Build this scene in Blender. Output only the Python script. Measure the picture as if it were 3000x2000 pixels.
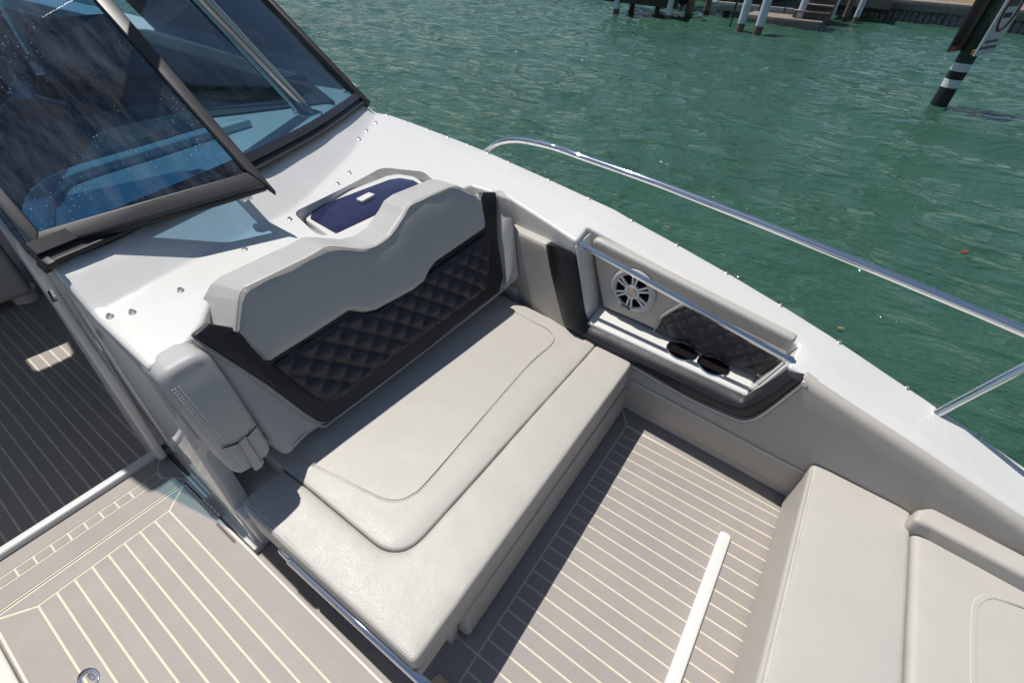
import bpy, bmesh, math, random
import numpy as np
from mathutils import Vector, Matrix
from mathutils.geometry import delaunay_2d_cdt
random.seed(7); np.random.seed(7)
S = bpy.context.scene
for o in list(bpy.data.objects): bpy.data.objects.remove(o)
COL = S.collection

# ------------------------------------------------------------------ camera
# boat frame: X towards the bow, Y to port, Z up, bow floor at z = 0 (metres)
H = 1.70
FPX = 1355.0
YAW, PIT, ROL = math.radians(123.0975), math.radians(41.465), math.radians(2.807)
def _axes():
    cy, sy, cp, sp = math.cos(YAW), math.sin(YAW), math.cos(PIT), math.sin(PIT)
    f = np.array([cp*cy, cp*sy, -sp]); r = np.array([sy, -cy, 0.]); u = np.cross(r, f)
    cr, sr = math.cos(ROL), math.sin(ROL)
    return r*cr + u*sr, -r*sr + u*cr, f
AR, AU, AF = _axes()
cam = bpy.data.cameras.new('camera'); cam.sensor_width = 36; cam.lens = FPX/3000*36
cam.clip_start = 0.05; cam.clip_end = 5000
co = bpy.data.objects.new('camera', cam); COL.objects.link(co)
M = Matrix.Identity(4)
for i in range(3):
    M[i][0], M[i][1], M[i][2] = AR[i], AU[i], -AF[i]
M[2][3] = H
co.matrix_world = M
S.camera = co

# ------------------------------------------------------------------ light
SUN = Vector((-0.46, 0.06, 1.0)).normalized()          # towards the sun, read from the cushion shadows
el = math.asin(SUN.z); azm = math.atan2(SUN.x, SUN.y)
w = bpy.data.worlds.new('World'); S.world = w; w.use_nodes = True
nt = w.node_tree; nt.nodes.clear()
sky = nt.nodes.new('ShaderNodeTexSky'); sky.sky_type = 'NISHITA'; sky.sun_disc = False
sky.sun_elevation = el; sky.sun_rotation = azm; sky.air_density = 1.0; sky.dust_density = 0.6; sky.ozone_density = 1.6
bg = nt.nodes.new('ShaderNodeBackground'); bg.inputs[1].default_value = 0.07
wo = nt.nodes.new('ShaderNodeOutputWorld')
nt.links.new(sky.outputs[0], bg.inputs[0]); nt.links.new(bg.outputs[0], wo.inputs[0])
sl = bpy.data.lights.new('sun', 'SUN'); sl.energy = 4.35; sl.angle = math.radians(0.53); sl.color = (1.0, 0.965, 0.905)
so = bpy.data.objects.new('sun', sl); COL.objects.link(so)
so.rotation_euler = (-SUN).to_track_quat('-Z', 'Y').to_euler(); so.location = (-4, 2, 9)
S.view_settings.view_transform = 'Standard'; S.view_settings.look = 'None'
S.view_settings.exposure = 0.13; S.view_settings.gamma = 1.0; S.view_settings.use_curve_mapping = False

# ------------------------------------------------------------------ pixels to places
C0 = np.array([0, 0, H])
def ray(x, y): return AR*(x-1500) - AU*(y-1000) + AF*FPX
def Zp(x, y, z):
    d = ray(x, y); return C0 + d*((z-H)/d[2])
def Xp(x, y, X):
    d = ray(x, y); return C0 + d*(X/d[0])
def Yp(x, y, Y):
    d = ray(x, y); return C0 + d*(Y/d[1])
def PLp(x, y, P0, n):
    d = ray(x, y); return C0 + d*(np.dot(np.array(P0)-C0, n)/np.dot(d, n))

# ------------------------------------------------------------------ materials
MAT = {}
def new_mat(name):
    m = bpy.data.materials.new(name); m.use_nodes = True
    n = m.node_tree.nodes; l = m.node_tree.links
    p = n['Principled BSDF']; MAT[name] = m
    return m, n, l, p
def coords(n, l, scale=(1, 1, 1), kind='Object'):
    tc = n.new('ShaderNodeTexCoord'); mp = n.new('ShaderNodeMapping'); mp.inputs['Scale'].default_value = scale
    l.new(tc.outputs[kind], mp.inputs[0]); return mp.outputs[0]
def noise(n, l, vec, scale, detail=3, rough=.55):
    t = n.new('ShaderNodeTexNoise'); t.inputs['Scale'].default_value = scale
    t.inputs['Detail'].default_value = detail; t.inputs['Roughness'].default_value = rough
    l.new(vec, t.inputs['Vector']); return t.outputs['Fac']
def ramp(n, l, fac, stops):
    r = n.new('ShaderNodeValToRGB'); e = r.color_ramp.elements
    while len(e) > 1: e.remove(e[0])
    e[0].position = stops[0][0]; e[0].color = (*stops[0][1], 1)
    for p, c in stops[1:]:
        q = e.new(p); q.color = (*c, 1)
    l.new(fac, r.inputs[0]); return r.outputs[0]
def bump(n, l, p, h, strength, dist, prev=None):
    b = n.new('ShaderNodeBump'); b.inputs['Strength'].default_value = strength; b.inputs['Distance'].default_value = dist
    l.new(h, b.inputs['Height'])
    if prev: l.new(prev, b.inputs['Normal'])
    l.new(b.outputs[0], p.inputs['Normal']); return b.outputs[0]
def vary(c, k): return tuple(min(1, v*k) for v in c)

def vinyl(name, c, rough=.39, grain=.35, spec=.4):
    m, n, l, p = new_mat(name)
    v = coords(n, l)
    f = noise(n, l, v, 9, 5, .6)
    l.new(ramp(n, l, f, [(.3, vary(c, .975)), (.7, vary(c, 1.02))]), p.inputs['Base Color'])
    p.inputs['Roughness'].default_value = rough; p.inputs['Specular IOR Level'].default_value = spec
    b1 = bump(n, l, p, noise(n, l, v, 11, 2), .05, .02)
    vo = n.new('ShaderNodeTexVoronoi'); vo.inputs['Scale'].default_value = 300; vo.feature = 'DISTANCE_TO_EDGE'
    l.new(v, vo.inputs['Vector'])
    bump(n, l, p, vo.outputs[0], grain, .0015, b1)
    rr = n.new('ShaderNodeMapRange'); rr.inputs['To Min'].default_value = rough-.06; rr.inputs['To Max'].default_value = rough+.1
    l.new(noise(n, l, v, 25, 3), rr.inputs[0]); l.new(rr.outputs[0], p.inputs['Roughness'])
    return m
VIN = vinyl('vinyl_beige_grey', (.430, .405, .370))
VING = vinyl('vinyl_mid_grey', (.40, .395, .385))
VINL = vinyl('vinyl_light', (.448, .423, .388), .5, .22)
VIND = vinyl('vinyl_charcoal', (.016, .0145, .019), .47, .35, .45)
FABD = vinyl('fabric_charcoal', (.034, .031, .038), .5, .3, .45)

def gel(name, c=(.645, .635, .612), rough=.2):
    m, n, l, p = new_mat(name)
    v = coords(n, l)
    f = noise(n, l, v, 3.5, 6, .6)
    l.new(ramp(n, l, f, [(.3, vary(c, .975)), (.7, vary(c, 1.015))]), p.inputs['Base Color'])
    p.inputs['Roughness'].default_value = rough; p.inputs['Coat Weight'].default_value = .35; p.inputs['Coat Roughness'].default_value = .08
    rr = n.new('ShaderNodeMapRange'); rr.inputs['To Min'].default_value = rough-.05; rr.inputs['To Max'].default_value = rough+.12
    l.new(noise(n, l, v, 12, 6, .7), rr.inputs[0]); l.new(rr.outputs[0], p.inputs['Roughness'])
    bump(n, l, p, noise(n, l, v, 5, 2), .06, .02)
    return m
GEL = gel('gelcoat_white')
def nonskid():
    m = gel('gelcoat_deck', (.645, .635, .612), .26); n = m.node_tree.nodes; l = m.node_tree.links; p = n['Principled BSDF']
    v = coords(n, l, (1, 1, 1))
    w1 = n.new('ShaderNodeTexWave'); w1.inputs['Scale'].default_value = 62; w1.bands_direction = 'DIAGONAL'; l.new(v, w1.inputs[0])
    v2 = coords(n, l, (1, -1, 1))
    w2 = n.new('ShaderNodeTexWave'); w2.inputs['Scale'].default_value = 62; w2.bands_direction = 'DIAGONAL'; l.new(v2, w2.inputs[0])
    mu = n.new('ShaderNodeMath'); mu.operation = 'MULTIPLY'; l.new(w1.outputs[1], mu.inputs[0]); l.new(w2.outputs[1], mu.inputs[1])
    # the moulded diamond texture only lies on the side deck, a hand's width from its inner edge
    sx = n.new('ShaderNodeSeparateXYZ'); l.new(v, sx.inputs[0])
    a = n.new('ShaderNodeMath'); a.operation = 'MULTIPLY_ADD'; a.inputs[1].default_value = .16; l.new(sx.outputs[0], a.inputs[0]); l.new(sx.outputs[1], a.inputs[2])
    st = n.new('ShaderNodeMapRange'); st.inputs['From Min'].default_value = 1.66; st.inputs['From Max'].default_value = 1.68; l.new(a.outputs[0], st.inputs[0])
    m3 = n.new('ShaderNodeMath'); m3.operation = 'MULTIPLY'; l.new(mu.outputs[0], m3.inputs[0]); l.new(st.outputs[0], m3.inputs[1])
    bump(n, l, p, m3.outputs[0], .5, .0018)
    return m
DECKM = nonskid()

def plank_mat():
    m, n, l, p = new_mat('faux_teak_grey')
    oi = n.new('ShaderNodeObjectInfo')
    v = coords(n, l, (3, 60, 3))
    f = noise(n, l, v, 4, 4, .6)
    c1 = ramp(n, l, f, [(.25, (.298, .268, .248)), (.75, (.335, .305, .284))])
    f2 = noise(n, l, coords(n, l), 4, 5, .65)
    mx = n.new('ShaderNodeMix'); mx.data_type = 'RGBA'; mx.blend_type = 'MULTIPLY'; mx.inputs[0].default_value = 1
    l.new(c1, mx.inputs[6]); l.new(ramp(n, l, f2, [(.3, (.90, .90, .91)), (.7, (1.04, 1.03, 1.02))]), mx.inputs[7])
    m2 = n.new('ShaderNodeMix'); m2.data_type = 'RGBA'; m2.blend_type = 'MULTIPLY'; m2.inputs[0].default_value = 1
    l.new(mx.outputs[2], m2.inputs[6]); l.new(ramp(n, l, oi.outputs['Random'], [(0, (.96, .96, .97)), (1, (1.03, 1.03, 1.02))]), m2.inputs[7])
    l.new(m2.outputs[2], p.inputs['Base Color'])
    p.inputs['Roughness'].default_value = .55; p.inputs['Specular IOR Level'].default_value = .35
    bump(n, l, p, noise(n, l, coords(n, l, (40, 400, 40)), 3, 3), .15, .001)
    return m
PLK = plank_mat()
def simple(name, c, rough=.5, metal=0, spec=.5, nscale=None, amt=.08, bmp=None):
    m, n, l, p = new_mat(name)
    p.inputs['Base Color'].default_value = (*c, 1); p.inputs['Roughness'].default_value = rough
    p.inputs['Metallic'].default_value = metal; p.inputs['Specular IOR Level'].default_value = spec
    if nscale:
        v = coords(n, l); f = noise(n, l, v, nscale, 5, .6)
        l.new(ramp(n, l, f, [(.3, vary(c, 1-amt)), (.7, vary(c, 1+amt))]), p.inputs['Base Color'])
        if bmp: bump(n, l, p, f, bmp[0], bmp[1])
    return m
CREAM = simple('caulk_cream', (.60, .55, .43), .6, nscale=30, amt=.06)
CHROME = simple('polished_steel', (.82, .83, .84), .042, 1)
STEEL = simple('satin_steel', (.6, .6, .6), .28, 1)
BLKM = simple('black_anodised', (.022, .02, .023), .35, 0, .5, 40, .3)
GREYM = simple('dark_grey_anodised', (.036, .035, .038), .4, .2, .5, 30, .12)
RUB = simple('black_rubber', (.012, .011, .012), .5)
STIT = simple('thread_pale', (.74, .73, .70), .7)
STITD = simple('thread_dark', (.05, .05, .055), .7)
DARKPL = simple('dark_plastic', (.014, .014, .016), .4)
SPKB = simple('speaker_black', (.004, .004, .005), .9, 0, .1)
SPKG = simple('speaker_grey', (.42, .43, .45), .35)
SPKW = simple('speaker_pale', (.62, .63, .65), .3)
TWEET = simple('tweeter_bronze', (.42, .38, .32), .35, .6)
WPL = simple('white_plastic', (.64, .635, .62), .3, nscale=20, amt=.03)
BLUE = simple('navy_gap_trim', (.03, .04, .075), .5)
INT = simple('cockpit_grey', (.022, .023, .027), .45, nscale=8, amt=.1)
INTW = simple('cockpit_liner', (.62, .58, .54), .35, nscale=6, amt=.05)

def glass(name, T, dirt=0.0, haze=(.7, .75, .8)):
    m, n, l, p = new_mat(name); n.remove(p)
    out = n['Material Output']
    tr = n.new('ShaderNodeBsdfTransparent'); tr.inputs[0].default_value = (*T, 1)
    gl = n.new('ShaderNodeBsdfGlossy'); gl.inputs['Roughness'].default_value = .02
    lw_ = n.new('ShaderNodeLayerWeight'); lw_.inputs[0].default_value = .5     # same from both faces of the pane
    pw_ = n.new('ShaderNodeMath'); pw_.operation = 'POWER'; pw_.inputs[1].default_value = 5; l.new(lw_.outputs['Facing'], pw_.inputs[0])
    fr = n.new('ShaderNodeMath'); fr.operation = 'MULTIPLY_ADD'; fr.inputs[1].default_value = .92; fr.inputs[2].default_value = .05; l.new(pw_.outputs[0], fr.inputs[0])
    mx = n.new('ShaderNodeMixShader'); l.new(fr.outputs[0], mx.inputs[0]); l.new(tr.outputs[0], mx.inputs[1]); l.new(gl.outputs[0], mx.inputs[2])
    last = mx.outputs[0]
    if dirt > 0:
        v = coords(n, l)
        vo = n.new('ShaderNodeTexVoronoi'); vo.inputs['Scale'].default_value = 120; l.new(v, vo.inputs['Vector'])
        sz = n.new('ShaderNodeSeparateColor'); l.new(vo.outputs['Color'], sz.inputs[0])
        th = n.new('ShaderNodeMapRange'); th.inputs['From Min'].default_value = .45; th.inputs['From Max'].default_value = 1
        th.inputs['To Min'].default_value = 0; th.inputs['To Max'].default_value = .24; l.new(sz.outputs[0], th.inputs[0])
        ls = n.new('ShaderNodeMath'); ls.operation = 'LESS_THAN'; l.new(vo.outputs['Distance'], ls.inputs[0]); l.new(th.outputs[0], ls.inputs[1])
        cl = n.new('ShaderNodeMapRange'); cl.inputs['From Min'].default_value = .42; cl.inputs['From Max'].default_value = .62
        l.new(noise(n, l, v, 3.0, 4, .6), cl.inputs[0])
        mm = n.new('ShaderNodeMath'); mm.operation = 'MULTIPLY'; l.new(ls.outputs[0], mm.inputs[0]); l.new(cl.outputs[0], mm.inputs[1])
        film = n.new('ShaderNodeMapRange'); film.inputs['From Min'].default_value = .4; film.inputs['From Max'].default_value = .85
        film.inputs['To Max'].default_value = .20; l.new(noise(n, l, coords(n, l, (2, 8, 2)), 2.2, 6, .7), film.inputs[0])
        ad = n.new('ShaderNodeMath'); ad.operation = 'MAXIMUM'; l.new(mm.outputs[0], ad.inputs[0]); l.new(film.outputs[0], ad.inputs[1])
        ml = n.new('ShaderNodeMath'); ml.operation = 'MULTIPLY'; ml.inputs[1].default_value = dirt; l.new(ad.outputs[0], ml.inputs[0])
        df = n.new('ShaderNodeBsdfDiffuse'); df.inputs[0].default_value = (*haze, 1)
        m2 = n.new('ShaderNodeMixShader'); l.new(ml.outputs[0], m2.inputs[0]); l.new(last, m2.inputs[1]); l.new(df.outputs[0], m2.inputs[2]); last = m2.outputs[0]
    l.new(last, out.inputs[0]); return m
GLW = glass('tinted_glass', (.66, .80, .86), .10)
GLP = glass('tinted_glass_salted', (.25, .44, .60), .5)
LENS = simple('hatch_acrylic', (.020, .019, .060), .08, 0, .5, 14, .25)

# ------------------------------------------------------------------ mesh helpers
def link(name, me, mat, parent=None, kind=None):
    o = bpy.data.objects.new(name, me); COL.objects.link(o)
    if mat: me.materials.append(mat)
    if parent: o.parent = parent
    if kind: o['kind'] = kind
    return o
def smooth(me, ang=40):
    for p in me.polygons: p.use_smooth = True
    me.set_sharp_from_angle(angle=math.radians(ang))
def from_py(name, v, f, mat, parent=None, ang=40, kind=None):
    me = bpy.data.meshes.new(name); me.from_pydata([tuple(map(float, q)) for q in v], [], f); me.validate(); me.update()
    bm = bmesh.new(); bm.from_mesh(me); bmesh.ops.recalc_face_normals(bm, faces=bm.faces); bm.to_mesh(me); bm.free()
    smooth(me, ang); return link(name, me, mat, parent, kind)
def empty(name, loc, label=None, cat=None, group=None):
    o = bpy.data.objects.new(name, None); COL.objects.link(o); o.location = loc; o.empty_display_size = .1
    if label: o['label'] = label; o['category'] = cat
    if group: o['group'] = group
    bpy.context.view_layer.update()
    return o
def tag(o, label, cat=None, group=None):
    o['label'] = label
    if cat: o['category'] = cat
    if group: o['group'] = group
    return o
def keep(o, parent):          # parent without moving
    o.parent = parent; o.matrix_parent_inverse = parent.matrix_world.inverted(); return o

class Fr:
    def __init__(s, O, a, b):
        s.O = np.array(O, float); s.a = np.array(a, float); s.a /= np.linalg.norm(s.a)
        b = np.array(b, float); b -= s.a*np.dot(s.a, b); s.b = b/np.linalg.norm(b); s.n = np.cross(s.a, s.b)
    def P(s, u, v, h=0): return s.O + s.a*u + s.b*v + s.n*h
    def uv(s, x, y, d=0):
        q = PLp(x, y, s.O + s.n*d, s.n) - s.O; return (float(np.dot(q, s.a)), float(np.dot(q, s.b)))
    def uvs(s, pts, d=0): return [s.uv(x, y, d) for x, y in pts]
FZ = lambda z: Fr((0, 0, z), (1, 0, 0), (0, 1, 0))

def area2(p): 
    p = np.array(p); x, y = p[:, 0], p[:, 1]; return float(np.sum(x*np.roll(y, -1) - np.roll(x, -1)*y))/2
def rnd(pts, r, seg=5):
    """round the corners of a closed outline; r is one radius or one for each corner"""
    n = len(pts); out = []
    for i in range(n):
        rr = r[i] if isinstance(r, (list, tuple)) else r
        p = np.array(pts[i], float); a = np.array(pts[i-1], float); b = np.array(pts[(i+1) % n], float)
        da, db = a-p, b-p; la, lb = np.linalg.norm(da), np.linalg.norm(db)
        if rr <= 0 or la < 1e-6 or lb < 1e-6: out.append(tuple(p)); continue
        da /= la; db /= lb
        c = max(-1, min(1, float(np.dot(da, db)))); th = math.acos(c)
        if th > math.radians(172): out.append(tuple(p)); continue
        if th < math.radians(4): continue
        t = min(rr/math.tan(th/2), .45*la, .45*lb)
        A, B = p+da*t, p+db*t
        for k in range(seg+1):
            s = k/seg; out.append(tuple((1-s)**2*A + 2*s*(1-s)*p + s*s*B))
    return out
def resample(pts, step):
    out = []; n = len(pts)
    for i in range(n):
        a = np.array(pts[i]); b = np.array(pts[(i+1) % n]); L = np.linalg.norm(b-a)
        k = max(1, int(math.ceil(L/step)))
        for j in range(k): out.append(tuple(a+(b-a)*j/k))
    return out
def dedupe(p, eps=1e-4):
    o = []
    for q in p:
        if not o or math.dist(q, o[-1]) > eps: o.append(q)
    while len(o) > 1 and math.dist(o[0], o[-1]) <= eps: o.pop()
    return o
def edge_normals(p):
    p = np.array(p); e = np.roll(p, -1, 0)-p; e /= np.linalg.norm(e, axis=1)[:, None]+1e-12
    n = np.stack([e[:, 1], -e[:, 0]], 1)          # outward for CCW
    m = n + np.roll(n, 1, 0); L = np.linalg.norm(m, axis=1)[:, None]; m = m/(L+1e-9)
    k = 1/np.maximum(.55, np.sum(m*n, 1)); return m*k[:, None]
def inside(q, poly):
    x, y = q; c = False; n = len(poly); j = n-1
    for i in range(n):
        xi, yi = poly[i]; xj, yj = poly[j]
        if (yi > y) != (yj > y) and x < (xj-xi)*(y-yi)/(yj-yi)+xi: c = not c
        j = i
    return c
def inside_many(qs, poly):
    qs = np.asarray(qs, float).reshape(-1, 2); P = np.asarray(poly, float); Q = np.roll(P, 1, 0); c = np.zeros(len(qs), bool)
    for (xi, yi), (xj, yj) in zip(P, Q):
        if yi == yj: continue
        m = (yi > qs[:, 1]) != (yj > qs[:, 1]); c ^= m & (qs[:, 0] < (xj-xi)*(qs[:, 1]-yi)/(yj-yi)+xi)
    return c
def dist_to(qs, poly):
    qs = np.array(qs); P = np.array(poly); Q = np.roll(P, -1, 0); d = np.full(len(qs), 1e9)
    for a, b in zip(P, Q):
        ab = b-a; t = np.clip(((qs-a)@ab)/(ab@ab+1e-12), 0, 1); d = np.minimum(d, np.linalg.norm(qs-(a+t[:, None]*ab), axis=1))
    return d
def pad(name, outline, fr, r, depth, mat, parent=None, hf=None, grid=.05, seg=4, holes=(), step=None, back=True, ang=50, kind=None, hdepth=None, extra=(), bdir=None):
    """a padded / moulded slab: outline in the frame's (u, v), its front face at height hf(u, v, dist), rounded edge r, sides going back by depth"""
    step = step or grid
    ol = dedupe(resample(list(outline), step))
    if area2(ol) < 0: ol = ol[::-1]
    nr = edge_normals(ol); ins = [tuple(np.array(p)-q*r) for p, q in zip(ol, nr)]
    hl = []
    for h in holes:
        hh = dedupe(resample(list(h), step)); hl.append(hh if area2(hh) > 0 else hh[::-1])
    pts = list(ins); loops = [list(range(len(ins)))]
    for h in hl:
        loops.append(list(range(len(pts), len(pts)+len(h)))); pts += h
    A = np.array(ins); lo, hi = A.min(0), A.max(0)
    gx = np.arange(lo[0]+grid*.5, hi[0], grid); gy = np.arange(lo[1]+grid*.5, hi[1], grid)
    cand = [(x + (grid*.5 if j % 2 else 0), y) for j, y in enumerate(gy) for x in gx]
    if cand:
        ok = inside_many(cand, ins)
        for h in hl: ok &= ~inside_many(cand, h)
        cand = [q for q, k in zip(cand, ok) if k]
    if cand:
        d = dist_to(cand, ins)
        for h in hl: d = np.minimum(d, dist_to(cand, h))
        cand = [q for q, k in zip(cand, d) if k > grid*.35]
    if len(extra):
        de = dist_to(extra, ins)
        for h in hl: de = np.minimum(de, dist_to(extra, h))
        cand += [q for q, k in zip(extra, de) if k > .018 and inside(q, ins) and not any(inside(q, h) for h in hl)]
    pts += cand
    edges = [(lp[i], lp[(i+1) % len(lp)]) for lp in loops for i in range(len(lp))]
    ov, oe, of, orv, ore, orf = delaunay_2d_cdt([Vector(q) for q in pts], edges, [], 0, 1e-6)
    where = {}
    for i, l_ in enumerate(orv):
        for k in l_: where[k] = i
    P2 = [(v.x, v.y) for v in ov]
    dd = dist_to(P2, ol)
    hts = [hf(u, v, k) if hf else 0.0 for (u, v), k in zip(P2, dd)]
    V = [fr.P(u, v, h) for (u, v), h in zip(P2, hts)]
    PA = np.array(P2); cen = np.array([PA[list(f)].mean(0) for f in of]); ok = inside_many(cen, ins)
    for h in hl: ok &= ~inside_many(cen, h)
    F = [tuple(f) for f, k in zip(of, ok) if k]
    prev = [where[i] for i in loops[0]]; hb = [hts[i] for i in prev]
    n = len(ol)
    for k in range(1, seg+2):
        cur = []
        for i in range(n):
            if k <= seg:
                a = k/seg*math.pi/2; off = r*math.sin(a); dz = -r*(1-math.cos(a))
            else: off = r; dz = -max(depth, r+1e-4)
            q = np.array(ins[i])+nr[i]*off; cur.append(len(V))
            if k > seg and bdir is not None: V.append(fr.P(q[0], q[1], hb[i]-r)+np.array(bdir(q[0], q[1]) if callable(bdir) else bdir))
            else: V.append(fr.P(q[0], q[1], hb[i]+dz))
        for i in range(n):
            j = (i+1) % n; F.append((prev[i], cur[i], cur[j], prev[j]))
        prev = cur
    if back: F.append(tuple(reversed(prev)))
    for lp, h in zip(loops[1:], hl):
        top = [where[i] for i in lp]; cur = []
        for i, (u, v) in enumerate(h):
            cur.append(len(V)); V.append(fr.P(u, v, hts[top[i]]-(hdepth or depth)))
        for i in range(len(h)):
            j = (i+1) % len(h); F.append((top[j], cur[j], cur[i], top[i]))
    me = bpy.data.meshes.new(name); me.from_pydata([tuple(map(float, q)) for q in V], [], F); me.validate(); me.update()
    smooth(me, ang); return link(name, me, mat, parent, kind)
def box(name, lo, hi, mat, parent=None, r=.0, seg=2):
    bm = bmesh.new(); bmesh.ops.create_cube(bm, size=1)
    lo, hi = np.minimum(lo, hi), np.maximum(lo, hi)
    for v in bm.verts: v.co = Vector([(lo[i]+hi[i])/2 + v.co[i]*(hi[i]-lo[i]) for i in range(3)])
    if r > 0: bmesh.ops.bevel(bm, geom=list(bm.edges), offset=r, segments=seg, affect='EDGES', profile=.5)
    me = bpy.data.meshes.new(name); bm.to_mesh(me); bm.free(); smooth(me, 50); return link(name, me, mat, parent)
def hexa(name, base, top, mat, parent=None, r=0.0, seg=2):
    """a block between two quads"""
    bm = bmesh.new(); v = [bm.verts.new(tuple(map(float, q))) for q in list(base)+list(top)]
    for f in ((3, 2, 1, 0), (4, 5, 6, 7), (0, 1, 5, 4), (1, 2, 6, 5), (2, 3, 7, 6), (3, 0, 4, 7)): bm.faces.new([v[i] for i in f])
    bmesh.ops.recalc_face_normals(bm, faces=bm.faces)
    if r > 0: bmesh.ops.bevel(bm, geom=list(bm.edges), offset=r, segments=seg, affect='EDGES', profile=.5)
    me = bpy.data.meshes.new(name); bm.to_mesh(me); bm.free(); smooth(me, 50); return link(name, me, mat, parent)
def catmull(pts, k=6, closed=False):
    P = [np.array(p, float) for p in pts]; n = len(P); out = []
    for i in range(n if closed else n-1):
        p0, p1, p2, p3 = (P[(i+j-1) % n] if closed else P[min(n-1, max(0, i+j-1))] for j in range(4))
        for s in range(k):
            t = s/k; out.append(.5*((2*p1)+(-p0+p2)*t+(2*p0-5*p1+4*p2-p3)*t*t+(-p0+3*p1-3*p2+p3)*t**3))
    if not closed: out.append(P[-1])
    return out
def tube_vf(path, rad, k=14, closed=False, squash=None):
    path = [np.array(p, float) for p in path]; n = len(path); V, F = [], []
    up = np.array([0, 0, 1.]); prevx = None
    for i in range(n):
        t = path[(i+1) % n]-path[i-1] if closed else path[min(n-1, i+1)]-path[max(0, i-1)]
        t /= np.linalg.norm(t)+1e-12
        if prevx is None:
            x = np.cross(t, up); 
            if np.linalg.norm(x) < .05: x = np.cross(t, [1., 0, 0])
        else: x = prevx-t*np.dot(prevx, t)
        x /= np.linalg.norm(x); y = np.cross(t, x); prevx = x
        rr = rad[i] if isinstance(rad, (list, tuple)) else rad
        for j in range(k):
            a = 2*math.pi*j/k; V.append(path[i]+x*rr*math.cos(a)+y*rr*math.sin(a))
    for i in range(n if closed else n-1):
        for j in range(k):
            a, b = i*k+j, i*k+(j+1) % k; c, d = ((i+1) % n)*k+(j+1) % k, ((i+1) % n)*k+j; F.append((a, b, c, d))
    if not closed: F += [tuple(range(k))[::-1], tuple(range((n-1)*k, n*k))]
    return V, F
def tube(name, path, rad, mat, parent=None, k=14, closed=False):
    V, F = tube_vf(path, rad, k, closed); return from_py(name, V, F, mat, parent, 50)
def lathe(name, prof, fr, mat, parent=None, k=40, ang=35):
    """profile of (radius, height) about the frame's normal"""
    V, F = [], []
    for (r, h) in prof:
        for j in range(k):
            a = 2*math.pi*j/k; V.append(fr.P(r*math.cos(a), r*math.sin(a), h))
    for i in range(len(prof)-1):
        for j in range(k):
            F.append((i*k+j, i*k+(j+1) % k, (i+1)*k+(j+1) % k, (i+1)*k+j))
    if prof[-1][0] > 1e-6: F.append(tuple(range((len(prof)-1)*k, len(prof)*k)))
    if prof[0][0] > 1e-6: F.append(tuple(range(k))[::-1])
    return from_py(name, V, F, mat, parent, ang)
def stitches(name, path, nrm, mat, parent, pitch=.0085, ln=.0055, wd=.0026, hgt=.0016, closed=False):
    """one row of thread: many small raised dashes joined"""
    P = [np.array(p, float) for p in path]
    if closed: P.append(P[0])
    seg = [np.linalg.norm(P[i+1]-P[i]) for i in range(len(P)-1)]; cum = np.concatenate([[0], np.cumsum(seg)])
    def at(s):
        i = min(len(seg)-1, max(0, int(np.searchsorted(cum, s)-1))); t = (s-cum[i])/(seg[i]+1e-9); return P[i]+(P[i+1]-P[i])*t, (P[i+1]-P[i])/(seg[i]+1e-9)
    V, F = [], []; s = 0; N = np.array(nrm, float); N /= np.linalg.norm(N)
    while s+ln < cum[-1]:
        a, t = at(s); b, _ = at(s+ln); x = np.cross(t, N); x /= np.linalg.norm(x)+1e-9; i = len(V)
        V += [a+x*wd/2, a-x*wd/2, b-x*wd/2, b+x*wd/2, (a+b)/2*.0+a*.7+b*.3+N*hgt, a*.3+b*.7+N*hgt]
        F += [(i, i+1, i+4), (i+1, i+2, i+5, i+4), (i+2, i+3, i+5), (i+3, i, i+4, i+5)]; s += pitch
    return from_py(name, V, F, mat, parent, 30, 'stuff')

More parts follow.
